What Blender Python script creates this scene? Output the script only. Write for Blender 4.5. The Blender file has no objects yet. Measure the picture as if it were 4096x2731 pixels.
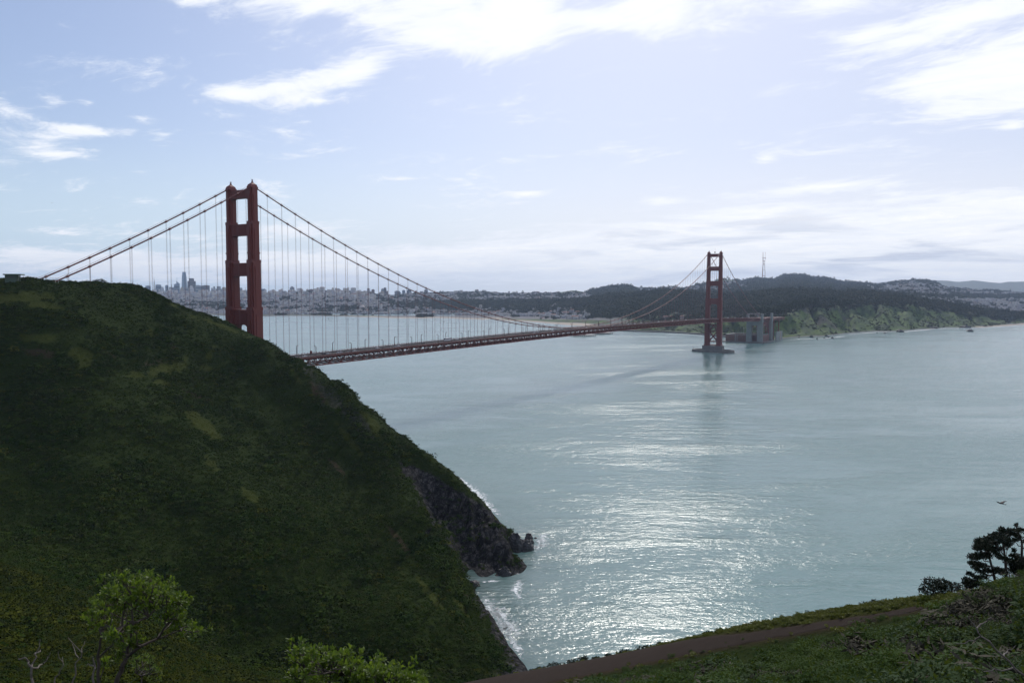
import bpy, math, random
import numpy as np
from mathutils import Vector, Matrix
random.seed(7)
rng = np.random.default_rng(7)
scene = bpy.context.scene
COL = scene.collection
R_ = math.radians

# ------------------------------------------------------------------ camera
CAM = np.array([-427.37, -538.83, 138.18])
YAW, PITCH, ROLL, FPX = 0.56334, -0.066797, 0.0030304, 3061.09
Fv = np.array([math.cos(YAW)*math.cos(PITCH), math.sin(YAW)*math.cos(PITCH), math.sin(PITCH)])
Rv = np.array([math.sin(YAW), -math.cos(YAW), 0.0])
Uv = np.cross(Rv, Fv)
R2 = Rv*math.cos(ROLL)+Uv*math.sin(ROLL)
U2 = np.cross(R2, Fv)
cd = bpy.data.cameras.new('camera')
cam = bpy.data.objects.new('camera', cd)
COL.objects.link(cam)
cd.sensor_width = 36.0
cd.lens = FPX/4096*36.0
cd.clip_start = 0.2
cd.clip_end = 60000
cam.matrix_world = Matrix(((R2[0], U2[0], -Fv[0], CAM[0]), (R2[1], U2[1], -Fv[1], CAM[1]), (R2[2], U2[2], -Fv[2], CAM[2]), (0, 0, 0, 1)))
scene.camera = cam

def P(px, py, d):
    """survey: bearing and elevation seen from the camera station plus a distance -> a place in the world"""
    px = np.asarray(px, float); py = np.asarray(py, float); d = np.asarray(d, float)
    v = Fv + ((px-2048)/FPX)[..., None]*R2 - ((py-1365.5)/FPX)[..., None]*U2
    return CAM + d[..., None]*v
def dsea(px, py, z=0.0):
    v = Fv[2] + (np.asarray(px, float)-2048)/FPX*R2[2] - (np.asarray(py, float)-1365.5)/FPX*U2[2]
    return (z-CAM[2])/v
def S(px, py, z=0.0):
    return P(px, py, dsea(px, py, z))
def pyat(px, d, z):
    """elevation reading of height z at bearing px and distance d"""
    px = np.asarray(px, float)
    need = (z-CAM[2])/np.asarray(d, float)
    return 1365.5-(need-Fv[2]-(px-2048)/FPX*R2[2])/U2[2]*FPX

# ------------------------------------------------------------------ world, sun, exposure
SUN_AZ = YAW-0.215          # world angle from +X
SUN_EL = R_(40)
w = bpy.data.worlds.new('World'); scene.world = w; w.use_nodes = True
NT = w.node_tree; NT.nodes.clear()
def N(t, kind, **kw):
    n = t.nodes.new(kind)
    for k, v in kw.items():
        if k.startswith('i_'):
            key = k[2:]
            key = int(key) if key.isdigit() else key.replace('_', ' ')
            if hasattr(v, 'is_output') or isinstance(v, bpy.types.NodeSocket): t.links.new(v, n.inputs[key])
            else: n.inputs[key].default_value = v
        else: setattr(n, k, v)
    return n
def M(t, op, a, b=None, c=None, clamp=False):
    n = t.nodes.new('ShaderNodeMath'); n.operation = op; n.use_clamp = clamp
    for i, v in enumerate((a, b, c)):
        if v is None: continue
        if isinstance(v, bpy.types.NodeSocket): t.links.new(v, n.inputs[i])
        else: n.inputs[i].default_value = v
    return n.outputs[0]
def SS(t, x, lo, hi):
    n = N(t, 'ShaderNodeMapRange', interpolation_type='SMOOTHSTEP')
    t.links.new(x, n.inputs[0]); n.inputs[1].default_value = lo; n.inputs[2].default_value = hi
    return n.outputs[0]
def MIX(t, f, a, b, mode='MIX'):
    n = t.nodes.new('ShaderNodeMix'); n.data_type = 'RGBA'; n.blend_type = mode
    for s, v in ((n.inputs[0], f), (n.inputs[6], a), (n.inputs[7], b)):
        if isinstance(v, bpy.types.NodeSocket): t.links.new(v, s)
        elif isinstance(v, (int, float)): s.default_value = v
        else: s.default_value = (*v[:3], 1)
    return n.outputs[2]
SKY_STRENGTH = 0.10
SKY_TINT = (.86, .89, 1.0)
VEIL = (.66, .70, .84)
CLOUD_WHITE, CLOUD_GREY, CLOUD_THIN = (1.02, 1.02, 1.03), (.50, .55, .68), (.80, .85, .95)
sky = N(NT, 'ShaderNodeTexSky', sky_type='NISHITA', sun_disc=False, sun_elevation=SUN_EL, altitude=100, air_density=1.0, dust_density=1.2, ozone_density=1.6)
sky.sun_rotation = math.pi/2-SUN_AZ
tc = N(NT, 'ShaderNodeTexCoord')
sep = N(NT, 'ShaderNodeSeparateXYZ', i_0=tc.outputs['Generated'])
dx, dy, dz = sep.outputs
azr = M(NT, 'SUBTRACT', M(NT, 'ARCTAN2', dy, dx), YAW)          # bearing, left positive, from the view's middle
el = M(NT, 'ARCSINE', dz)
ae = N(NT, 'ShaderNodeCombineXYZ', i_0=azr, i_1=el).outputs[0]
# cloud deck: direction carried onto a flat layer, so that clouds flatten towards the horizon
den = M(NT, 'ADD', M(NT, 'MAXIMUM', dz, 0.0), 0.09)
plan = N(NT, 'ShaderNodeCombineXYZ', i_0=M(NT, 'DIVIDE', dx, den), i_1=M(NT, 'DIVIDE', dy, den)).outputs[0]
rotp = N(NT, 'ShaderNodeMapping', vector_type='POINT'); NT.links.new(plan, rotp.inputs[0]); rotp.inputs['Rotation'].default_value = (0, 0, -YAW+0.25)
rotp.inputs['Scale'].default_value = (1.0, 0.62, 1)
warp = N(NT, 'ShaderNodeTexNoise', i_Vector=rotp.outputs[0], i_Scale=1.6, i_Detail=3.0)
wv = N(NT, 'ShaderNodeVectorMath', operation='MULTIPLY_ADD'); NT.links.new(warp.outputs['Color'], wv.inputs[0]); wv.inputs[1].default_value = (.5, .5, 0); NT.links.new(rotp.outputs[0], wv.inputs[2])
n1 = N(NT, 'ShaderNodeTexNoise', i_Vector=wv.outputs[0], i_Scale=2.2, i_Detail=10.0, i_Roughness=0.64).outputs[0]
n2 = N(NT, 'ShaderNodeTexNoise', i_Vector=wv.outputs[0], i_Scale=8.0, i_Detail=10.0, i_Roughness=0.70).outputs[0]
def sky_ae(px, py):
    v = Fv+(px-2048)/FPX*R2-(py-1365.5)/FPX*U2
    v = v/np.linalg.norm(v)
    return math.atan2(v[1], v[0])-YAW, math.asin(v[2])
def patch(px, py, rx, ry, tilt, amp):
    a, e = sky_ae(px, py)
    m = N(NT, 'ShaderNodeMapping', vector_type='TEXTURE')
    NT.links.new(ae, m.inputs[0])
    m.inputs['Location'].default_value = (a, e, 0)
    m.inputs['Rotation'].default_value = (0, 0, R_(-tilt))
    m.inputs['Scale'].default_value = (rx/FPX, ry/FPX, 1)
    g = N(NT, 'ShaderNodeTexGradient', gradient_type='QUADRATIC_SPHERE', i_Vector=m.outputs[0])
    return M(NT, 'MULTIPLY', g.outputs['Fac'], amp)
PATCHES = [  # px, py, half sizes, tilt (degrees), weight
    (1250, -160, 1100, 320, -9, 1.7), (1700, 30, 760, 215, -12, 1.7), (2030, 70, 400, 200, 0, 1.5), (700, -50, 450, 100, -8, .8), (2640, 20, 330, 190, 0, 1.3), (2400, 90, 300, 90, 0, .75), (3300, 20, 420, 90, -6, .8), (2950, -10, 400, 60, 0, .6), (3450, 150, 240, 60, 12, .55),
    (3900, 60, 560, 150, 8, 1.1), (3800, 300, 560, 120, 10, 1.25), (4100, 330, 480, 190, 5, 1.3), (3900, 420, 430, 90, 6, 1.1), (4700, 150, 600, 350, 0, 1.2),
    (1150, 350, 420, 80, 13, .85), (1430, 280, 300, 95, 20, 1.05), (930, 375, 190, 55, 8, .7), (1270, 402, 230, 42, 4, .8),
    (90, 460, 260, 55, -8, .75), (330, 520, 230, 50, 2, .95), (150, 545, 330, 70, -3, .75), (220, 615, 210, 42, 0, .85), (205, 410, 80, 60, 0, .45), (350, 430, 50, 70, 0, .4), (560, 475, 180, 30, 2, .4), (660, 540, 110, 30, 2, .35), (380, 600, 60, 20, 0, .3), (700, 120, 90, 50, 0, .35), (250, 100, 90, 40, 0, .3), (1240, 485, 150, 30, 3, .3),
    (2110, 775, 240, 34, 2, 1.0), (3300, 748, 480, 34, 3, 1.1), (3060, 635, 130, 55, 12, .8), (4050, 505, 90, 36, 6, .7), (2640, 800, 150, 26, 0, .6), (1620, 715, 190, 20, 2, .5), (560, 800, 160, 26, 2, .45), (2650, 808, 200, 40, 0, .5),
    (3500, 910, 1250, 150, 5, 2.0), (2800, 890, 800, 95, 8, 1.5), (2450, 970, 1000, 110, 3, 1.6), (4200, 880, 700, 150, 6, 1.6), (3400, 1010, 1300, 75, 2, 1.3), (1850, 1010, 700, 70, 0, .8), (2600, 1070, 1500, 110, 0, 1.35), (3800, 1060, 1100, 110, 0, 1.4), (1500, 1070, 900, 70, 0, .9), (2900, 1000, 1300, 130, 2, .9),
    (1150, 920, 500, 60, 2, .95), (700, 950, 250, 34, -3, .6), (230, 930, 300, 26, -3, .65), (100, 1010, 300, 40, 0, .8), (500, 1050, 900, 80, 1, 1.3), (1300, 1040, 800, 90, 0, 1.1), (1000, 1110, 1500, 60, 0, .9), (2900, 1120, 1500, 60, 0, 1.2),
]
acc = None
for p_ in PATCHES:
    v = patch(*p_)
    acc = v if acc is None else M(NT, 'ADD', acc, v)
cover = M(NT, 'MINIMUM', acc, .90)
det = M(NT, 'ADD', M(NT, 'MULTIPLY', n1, 0.55), M(NT, 'MULTIPLY', n2, 0.45))
dens = M(NT, 'ADD', M(NT, 'MULTIPLY', cover, 0.62), M(NT, 'MULTIPLY', M(NT, 'SUBTRACT', det, .5), 2.3))
alpha = M(NT, 'POWER', SS(NT, dens, 0.03, 0.46), 1.1)
thick = SS(NT, dens, 0.30, 0.95)
low = M(NT, 'SUBTRACT', 1.0, SS(NT, el, 0.045, 0.13))
gmap = N(NT, 'ShaderNodeMapping'); NT.links.new(ae, gmap.inputs[0]); gmap.inputs['Scale'].default_value = (5.0, 42.0, 1)
n3 = N(NT, 'ShaderNodeTexNoise', i_Vector=gmap.outputs[0], i_Scale=1.0, i_Detail=6.0, i_Roughness=0.55, i_Distortion=.5).outputs[0]
east = SS(NT, azr, 0.10, -0.30)
greyf = M(NT, 'MULTIPLY', M(NT, 'MULTIPLY', M(NT, 'MULTIPLY', SS(NT, n3, 0.48, 0.64), low), M(NT, 'ADD', M(NT, 'MULTIPLY', east, .75), .25)), 0.95)
ccol = MIX(NT, greyf, CLOUD_WHITE, CLOUD_GREY)
ccol = MIX(NT, M(NT, 'MULTIPLY', M(NT, 'SUBTRACT', 1.0, thick), 0.60), ccol, CLOUD_THIN)
skyc = N(NT, 'ShaderNodeVectorMath', operation='SCALE', i_0=sky.outputs[0]); skyc.inputs['Scale'].default_value = SKY_STRENGTH
skyt = MIX(NT, 1.0, skyc.outputs[0], SKY_TINT, 'MULTIPLY')
# thin high veil, palest towards the sun, and the pale blue air low down
toward = SS(NT, azr, 0.62, -0.35)
veil = MIX(NT, M(NT, 'ADD', M(NT, 'MULTIPLY', toward, .50), .15), skyt, VEIL)
hor = M(NT, 'SUBTRACT', 1.0, SS(NT, el, 0.0, 0.20))
horc = MIX(NT, toward, (.56, .72, .88), (.90, .90, .94))
veil = MIX(NT, M(NT, 'MULTIPLY', hor, .85), veil, horc)
final = MIX(NT, M(NT, 'MULTIPLY', alpha, 0.96), veil, ccol)
bg = N(NT, 'ShaderNodeBackground', i_Color=final, i_Strength=1.0)
NT.links.new(bg.outputs[0], N(NT, 'ShaderNodeOutputWorld').inputs[0])
w.cycles.sampling_method = 'MANUAL'; w.cycles.sample_map_resolution = 1024

sl = bpy.data.lights.new('sun', 'SUN'); sl.energy = 2.3; sl.angle = R_(0.53); sl.color = (1.0, 0.95, 0.87)
sun = bpy.data.objects.new('sun', sl); COL.objects.link(sun)
sdir = Vector((math.cos(SUN_AZ)*math.cos(SUN_EL), math.sin(SUN_AZ)*math.cos(SUN_EL), math.sin(SUN_EL)))
sun.rotation_euler = sdir.to_track_quat('Z', 'Y').to_euler()
sun.location = (0, 0, 400)
scene.view_settings.view_transform = 'Standard'; scene.view_settings.look = 'None'
scene.view_settings.exposure = 0.15; scene.view_settings.gamma = 1.0; scene.view_settings.use_curve_mapping = False
scene.render.engine = 'CYCLES'
scene.cycles.max_bounces = 5; scene.cycles.diffuse_bounces = 2; scene.cycles.glossy_bounces = 2; scene.cycles.transmission_bounces = 2
scene.cycles.transparent_max_bounces = 10; scene.cycles.volume_bounces = 0
scene.cycles.use_denoising = True
scene.cycles.sample_clamp_direct = 6.0; scene.cycles.sample_clamp_indirect = 4.0
scene.cycles.caustics_reflective = False; scene.cycles.caustics_refractive = False
scene.render.film_transparent = False

# ------------------------------------------------------------------ helpers
class MB:
    def __init__(s): s.v = []; s.f = []; s.m = []
    def add(s, vs, fs, mi=0):
        o = len(s.v); s.v.extend([tuple(map(float, v)) for v in vs]); s.f.extend([tuple(i+o for i in f) for f in fs]); s.m.extend([mi]*len(fs))
    def box(s, c, size, mi=0, rz=0.0, top=None):
        """box on centre c; top = (fx, fy) narrows its top"""
        hx, hy, hz = size[0]/2, size[1]/2, size[2]/2
        fx, fy = top or (1, 1)
        ca, sa = math.cos(rz), math.sin(rz)
        vs = []
        for z, ax, ay in ((-hz, 1, 1), (hz, fx, fy)):
            for a, b in ((-hx, -hy), (hx, -hy), (hx, hy), (-hx, hy)):
                x, y = a*ax, b*ay
                vs.append((c[0]+x*ca-y*sa, c[1]+x*sa+y*ca, c[2]+z))
        s.add(vs, [(3, 2, 1, 0), (4, 5, 6, 7), (0, 1, 5, 4), (1, 2, 6, 5), (2, 3, 7, 6), (3, 0, 4, 7)], mi)
    def beam(s, p, q, wd, ht, mi=0):
        p = Vector(p); q = Vector(q); d = (q-p)
        if d.length < 1e-6: return
        d.normalize(); up = Vector((0, 0, 1))
        if abs(d.z) > .98: up = Vector((1, 0, 0))
        sd = d.cross(up).normalized()*(wd/2); u = sd.cross(d).normalized()*(ht/2)
        vs = [p-sd-u, p+sd-u, p+sd+u, p-sd+u, q-sd-u, q+sd-u, q+sd+u, q-sd+u]
        s.add(vs, [(0, 1, 2, 3), (7, 6, 5, 4), (4, 5, 1, 0), (5, 6, 2, 1), (6, 7, 3, 2), (7, 4, 0, 3)], mi)
    def tube(s, pts, rad, n=6, mi=0, cap=True):
        pts = [Vector(p) for p in pts]
        if not hasattr(rad, '__len__'): rad = [rad]*len(pts)
        vs = []; up0 = None
        for i, p in enumerate(pts):
            d = (pts[min(i+1, len(pts)-1)]-pts[max(i-1, 0)]).normalized()
            up = Vector((0, 0, 1)) if abs(d.z) < .95 else Vector((1, 0, 0))
            if up0 is not None: up = up0
            a = d.cross(up)
            if a.length < 1e-3: a = d.orthogonal()
            a.normalize(); b = a.cross(d).normalized(); up0 = b
            for k in range(n):
                t = 2*math.pi*k/n
                vs.append(p+(a*math.cos(t)+b*math.sin(t))*rad[i])
        fs = [(i*n+k, i*n+(k+1) % n, (i+1)*n+(k+1) % n, (i+1)*n+k) for i in range(len(pts)-1) for k in range(n)]
        if cap: fs += [tuple(range(n))[::-1], tuple((len(pts)-1)*n+k for k in range(n))]
        s.add(vs, fs, mi)
    def prism(s, poly, ext, axis='x', mi=0):
        """poly in the plane across axis, ext = (from, to) along it"""
        n = len(poly); vs = []
        for e in ext:
            for a, b in poly:
                vs.append({'x': (e, a, b), 'y': (a, e, b), 'z': (a, b, e)}[axis])
        fs = [tuple(range(n))[::-1], tuple(range(n, 2*n))]+[(i, (i+1) % n, n+(i+1) % n, n+i) for i in range(n)]
        s.add(vs, fs, mi)
    def build(s, name, mats, parent=None, smooth=False, loc=None):
        me = bpy.data.meshes.new(name)
        me.from_pydata(s.v, [], s.f)
        for m in (mats if isinstance(mats, (list, tuple)) else [mats]): me.materials.append(m)
        if any(s.m): me.polygons.foreach_set('material_index', s.m)
        if smooth: me.polygons.foreach_set('use_smooth', [True]*len(s.f))
        me.update()
        o = bpy.data.objects.new(name, me); COL.objects.link(o)
        if parent: o.parent = parent
        if loc is not None: o.location = loc
        return o
def tag(o, label, cat=None, group=None, kind=None):
    if label: o['label'] = label
    if cat: o['category'] = cat
    if group: o['group'] = group
    if kind: o['kind'] = kind
    return o
def empty(name, loc=(0, 0, 0), rz=0.0, parent=None):
    o = bpy.data.objects.new(name, None); COL.objects.link(o); o.location = loc; o.rotation_euler = (0, 0, rz)
    o.empty_display_size = 1
    if parent: o.parent = parent
    return o
def copy_tree(o, parent=None):
    c = o.copy(); COL.objects.link(c); c.parent = parent
    for ch in list(o.children): copy_tree(ch, c)
    return c
def grid_mesh(name, V, mat, cols=None, smooth=True):
    """V: rows x cols x 3"""
    r, c, _ = V.shape
    idx = np.arange(r*c).reshape(r, c)
    q = np.stack([idx[:-1, :-1], idx[:-1, 1:], idx[1:, 1:], idx[1:, :-1]], -1).reshape(-1, 4)
    a = V[1, 1]-V[0, 0]; b = V[0, 1]-V[1, 0]
    mid = r//2; e1 = V[mid, 1]-V[mid, 0]; e2 = V[mid+1, 0]-V[mid, 0]
    if np.cross(e1, e2)[2] < 0: q = q[:, ::-1]
    me = bpy.data.meshes.new(name)
    me.vertices.add(r*c); me.vertices.foreach_set('co', V.reshape(-1).astype(np.float32))
    nf = len(q)
    me.loops.add(nf*4); me.loops.foreach_set('vertex_index', q.reshape(-1).astype(np.int32))
    me.polygons.add(nf); me.polygons.foreach_set('loop_start', np.arange(0, nf*4, 4, dtype=np.int32))
    me.polygons.foreach_set('use_smooth', [smooth]*nf)
    me.update(calc_edges=True); me.validate()
    if cols is not None:
        at = me.color_attributes.new('cover', 'FLOAT_COLOR', 'POINT')
        at.data.foreach_set('color', cols.reshape(-1).astype(np.float32))
    me.materials.append(mat)
    o = bpy.data.objects.new(name, me); COL.objects.link(o)
    return o
# value noise on numpy arrays
def vnoise(x, y, seed=0):
    xi = np.floor(x).astype(np.int64); yi = np.floor(y).astype(np.int64)
    fx = x-xi; fy = y-yi; fx = fx*fx*(3-2*fx); fy = fy*fy*(3-2*fy)
    def h(a, b):
        n = (a*374761393+b*668265263+seed*974634777) & 0x7fffffff
        n = ((n ^ (n >> 13))*1274126177) & 0x7fffffff
        return ((n ^ (n >> 16)) & 0xffff)/65535.0
    return (h(xi, yi)*(1-fx)+h(xi+1, yi)*fx)*(1-fy)+(h(xi, yi+1)*(1-fx)+h(xi+1, yi+1)*fx)*fy
def fbm(x, y, o=4, seed=0):
    s = 0; a = .5
    for i in range(o):
        s = s+a*(vnoise(x, y, seed+i)-.5); x = x*2.03+17.1; y = y*2.03-9.7; a *= .5
    return s
def sstep(x, a, b):
    t = np.clip((x-a)/(b-a), 0, 1); return t*t*(3-2*t)

# ------------------------------------------------------------------ materials
def newmat(name):
    m = bpy.data.materials.new(name); m.use_nodes = True
    t = m.node_tree; b = t.nodes['Principled BSDF']
    return m, t, b
def plain(name, col, rough=.6, var=.15, scale=.5, metal=0.0, spec=.5, bump=0.0):
    m, t, b = newmat(name)
    g = N(t, 'ShaderNodeNewGeometry')
    n = N(t, 'ShaderNodeTexNoise', i_Vector=g.outputs['Position'], i_Scale=scale, i_Detail=5.0)
    c = MIX(t, n.outputs[0], tuple(x*(1-var) for x in col), tuple(min(1, x*(1+var)) for x in col))
    t.links.new(c, b.inputs['Base Color']); b.inputs['Roughness'].default_value = rough; b.inputs['Metallic'].default_value = metal
    b.inputs['Specular IOR Level'].default_value = spec
    if bump:
        bp = N(t, 'ShaderNodeBump', i_Strength=bump, i_Height=n.outputs[0]); t.links.new(bp.outputs[0], b.inputs['Normal'])
    return m
def foliage(name, a, b_, trans=.0, rough=.6, patch=.03, spec=.25):
    """leaf colour differing from plant to plant and over larger patches of ground"""
    m, t, b = newmat(name)
    oi = N(t, 'ShaderNodeObjectInfo'); g = N(t, 'ShaderNodeNewGeometry')
    n = N(t, 'ShaderNodeTexNoise', i_Vector=g.outputs['Position'], i_Scale=patch, i_Detail=4.0)
    f = M(t, 'ADD', M(t, 'MULTIPLY', oi.outputs['Random'], .55), M(t, 'MULTIPLY', SS(t, n.outputs[0], .3, .7), .55), clamp=True)
    c = MIX(t, f, a, b_)
    t.links.new(c, b.inputs['Base Color']); b.inputs['Roughness'].default_value = rough; b.inputs['Specular IOR Level'].default_value = spec
    if trans:
        tr = N(t, 'ShaderNodeBsdfTranslucent', i_Color=MIX(t, .5, c, (.25, .32, .03)))
        mx = N(t, 'ShaderNodeMixShader', i_0=trans); t.links.new(b.outputs[0], mx.inputs[1]); t.links.new(tr.outputs[0], mx.inputs[2])
        t.links.new(mx.outputs[0], t.nodes['Material Output'].inputs[0])
    return m
ORANGE = plain('orange_paint', (.145, .021, .011), .55, .18, .25)
ORANGE_LIGHT = plain('orange_paint_rail', (.15, .028, .017), .5, .15, .4)
CABLE = plain('cable_paint', (.13, .028, .022), .55, .15, .3)
ROPE = plain('rope_paint', (.13, .05, .05), .6, .1, .3)
ASPHALT = plain('asphalt', (.04, .04, .042), .95, .2, .2, spec=.05)
CONCRETE = plain('concrete', (.21, .22, .21), .85, .2, .08)
PIERCON = plain('pier_concrete', (.16, .15, .14), .85, .35, .12)
DARKSTEEL = plain('dark_steel', (.05, .045, .045), .5)
BRICK = plain('fort_brick', (.17, .085, .065), .85, .3, .15)
WHITE = plain('white_paint', (.72, .72, .70), .5, .06)
ROCK = plain('rock', (.07, .063, .060), .8, .5, .35, bump=.6)
BARK = plain('bark', (.05, .038, .03), .9, .3, 6.0)
DEADWOOD = plain('dead_wood', (.13, .11, .095), .9, .3, 9.0)

# ------------------------------------------------------------------ water
m, t, b = newmat('water')
g = N(t, 'ShaderNodeNewGeometry'); pos = g.outputs['Position']
def wnoise(sx, sy, rot, det=3.0, rough=.55, dist=0.0):
    mp = N(t, 'ShaderNodeMapping', vector_type='TEXTURE'); t.links.new(pos, mp.inputs[0]); mp.inputs['Rotation'].default_value = (0, 0, rot+math.pi/2); mp.inputs['Scale'].default_value = (sx, sy, 1)
    return N(t, 'ShaderNodeTexNoise', i_Vector=mp.outputs[0], i_Scale=1.0, i_Detail=det, i_Roughness=rough, i_Distortion=dist).outputs[0]
streak = wnoise(270, 85, YAW+.12, 4, .6, .6)         # wind lanes and tide lines
streak2 = wnoise(75, 17, YAW-.10, 5, .6, .8)
swirl = wnoise(520, 170, YAW+.25, 5, .6, 1.6)         # broad eddies of smoother water
lane = M(t, 'MULTIPLY', M(t, 'ADD', M(t, 'MULTIPLY', SS(t, streak, .36, .64), .65), M(t, 'MULTIPLY', SS(t, streak2, .35, .65), .45)), M(t, 'ADD', M(t, 'MULTIPLY', SS(t, swirl, .36, .56), .80), .32))
w1 = wnoise(5.5, 2.8, SUN_AZ+.25, 3); w2 = wnoise(1.7, 1.0, SUN_AZ-.2, 3, .6); w3 = wnoise(24, 10, SUN_AZ+.35, 3, .5)
hgt = M(t, 'ADD', M(t, 'ADD', M(t, 'MULTIPLY', w1, .72), M(t, 'MULTIPLY', w2, .20)), M(t, 'MULTIPLY', w3, 1.0))
bp = N(t, 'ShaderNodeBump', i_Height=M(t, 'MULTIPLY', hgt, M(t, 'ADD', M(t, 'MULTIPLY', lane, .80), .34)), i_Strength=1.0, i_Distance=1.0)
t.links.new(bp.outputs[0], b.inputs['Normal'])
t.links.new(MIX(t, wnoise(420, 200, .4, 3), (.125, .222, .214), (.172, .264, .242)), b.inputs['Base Color'])
t.links.new(M(t, 'ADD', M(t, 'MULTIPLY', lane, .07), .11), b.inputs['Roughness'])
b.inputs['IOR'].default_value = 1.333
b.subsurface_method = 'BURLEY'; b.inputs['Subsurface Weight'].default_value = 1.0; b.inputs['Subsurface Radius'].default_value = (.7, 1.0, 1.0); b.inputs['Subsurface Scale'].default_value = 160.0
WATER = m
# one sheet, fine enough near by that it shades evenly
mb = MB(); mb.add([(-16900, -16900, 0), (16900, -16900, 0), (16900, 16900, 0), (-16900, 16900, 0)], [(0, 1, 2, 3)])
tag(mb.build('water', WATER), 'grey green bay water glittering below the bridge', kind='structure')

# foam
m, t, b = newmat('foam')
g = N(t, 'ShaderNodeNewGeometry')
va = N(t, 'ShaderNodeVertexColor', layer_name='cover')
f1 = N(t, 'ShaderNodeTexNoise', i_Vector=g.outputs['Position'], i_Scale=.22, i_Detail=10.0, i_Roughness=.75, i_Distortion=1.6).outputs[0]
fa = SS(t, M(t, 'ADD', f1, M(t, 'MULTIPLY', va.outputs['Color'], .40)), .70, .92)
b.inputs['Base Color'].default_value = (.78, .80, .80, 1); b.inputs['Roughness'].default_value = .8
t.links.new(fa, b.inputs['Alpha'])
FOAM = m

# ------------------------------------------------------------------ near land: headland, gully and the slope under the camera
SIL = [(-900, 1096, 450), (-300, 1105, 470), (0, 1113, 490), (120, 1114, 495), (250, 1121, 510), (400, 1130, 530), (560, 1146, 550), (640, 1174, 560), (720, 1228, 570), (800, 1264, 580),
       (900, 1300, 580), (1000, 1338, 570), (1050, 1360, 566), (1100, 1395, 560), (1200, 1460, 545), (1290, 1500, 530), (1400, 1556, 505), (1500, 1645, 480), (1620, 1738, 455), (1720, 1812, 440),
       (1800, 1873, 433), (1870, 1943, 428), (1930, 2003, 424), (1980, 2062, 420), (2050, 2118, 417)]
SIL = [(x, y+7-7*min(1, max(0, (x-550)/250)), d) for x, y, d in SIL]
pts = [(x, y, d) for x, y, d in SIL]
for x, y, d in SIL:                                   # the far side of the ridge falls away
    zr = P(x, y, d)[2]
    if x < 600: drops = ((40, 5), (110, 22), (260, 80))
    else: drops = ((14, 9), (40, 30), (110, 95))
    for dd, dz_ in drops:
        pts.append((x, None, d+dd, max(zr-dz_, -14)))
def sea(x, y, dz_=0.0): d = float(dsea(x, y)); pts.append((x, None, d, dz_)); return d
for x, y in ((2135, 2180), (2120, 2690), (2040, 2570), (1960, 2440), (1905, 2370), (1852, 2316), (1900, 2316), (1960, 2312), (2025, 2306), (2050, 2215), (2095, 2195)): sea(x, y, -.3)
# steep cliff of the cove, top edge and foot
for x, y, d in ((1600, 1835, 438), (1700, 1905, 428), (1780, 1938, 422), (1850, 1972, 417), (1920, 2040, 411), (1970, 2100, 404), (2010, 2150, 394), (2032, 2200, 384)): pts.append((x, y, d))
for x, y, d in ((1700, 2010, 414), (1780, 2090, 406), (1830, 2150, 400), (1900, 2180, 394), (1960, 2230, 385), (1990, 2270, 377), (1860, 2270, 380), (1930, 2270, 377)): pts.append((x, y, d))
# edge of the grassy slope in front of the cove
for x, y, d in ((1560, 1850, 428), (1640, 1930, 408), (1720, 2035, 392), (1790, 2140, 374), (1826, 2210, 364), (1842, 2270, 358)): pts.append((x, y, d))
for x, y, d in ((0, 1300, 440), (0, 1600, 410), (0, 1850, 370), (300, 1250, 470), (500, 1400, 470), (300, 1700, 395), (400, 1950, 350), (800, 1500, 495), (800, 1800, 400), (700, 2150, 335), (1000, 1500, 510),
                (1000, 1900, 395), (1100, 1650, 475), (1200, 2050, 360), (1300, 1750, 455), (1400, 2350, 312), (1450, 1950, 412), (1600, 2150, 358), (1600, 2300, 330), (1600, 2500, 276), (1800, 2400, 312), (1800, 2550, 280),
                (1900, 2600, 278), (1250, 2400, 288), (1000, 2300, 300), (-400, 1300, 420), (-400, 1650, 385), (-900, 1400, 380), (1500, 2600, 264), (1800, 2680, 267)): pts.append((x, y, d))
for x, y, d in ((-900, 1900, 340), (-400, 2000, 338), (0, 2092, 325), (200, 2160, 312), (400, 2255, 300), (580, 2370, 289), (750, 2485, 280), (950, 2600, 270), (1200, 2690, 260), (1500, 2745, 258)): pts.append((x, y, d))   # gully
for x, y, d in ((-900, 2200, 200), (-400, 2300, 200), (0, 2230, 255), (0, 2400, 195), (250, 2420, 200), (400, 2500, 185), (550, 2480, 235), (750, 2600, 225), (0, 2735, 130), (400, 2735, 140), (900, 2740, 190), (1000, 2690, 232), (1300, 2760, 235), (1600, 2790, 230)): pts.append((x, y, d))
EDGE = [(1700, 2775, 88), (1900, 2735, 85), (2100, 2697, 82), (2350, 2650, 78), (2600, 2597, 74), (2800, 2545, 70), (3000, 2497, 66), (3200, 2462, 62), (3400, 2427, 58), (3600, 2400, 54), (3800, 2376, 50), (4096, 2345, 44), (4500, 2300, 38), (5000, 2240, 33)]
def fine_line(L_, step=90.0):
    xs_ = np.arange(L_[0][0], L_[-1][0]+1, step); ax = [q[0] for q in L_]
    def smooth(k):
        v = np.interp(xs_, ax, [q[k] for q in L_]); w_ = np.pad(v, 2, mode='edge'); w_[:2] = 2*v[0]-v[[2, 1]]; w_[-2:] = 2*v[-1]-v[[-2, -3]]
        return np.convolve(w_, [.1, .2, .4, .2, .1], 'valid')
    return list(zip(xs_, smooth(1), smooth(2)))
EDGE = fine_line(EDGE)
for x, y, d in EDGE:
    pts.append((x, y, d)); zr = P(x, y, d)[2]
    if x >= 1900:
        for dd, dz_ in ((5, 5), (25, 26), (80, 72)): pts.append((x, None, d+dd, max(zr-dz_, -12)))
        if x > 2150 and int(x/90) % 3 == 0:
            for dd in (195, 330, 480): pts.append((x, None, dd, -14))
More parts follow.
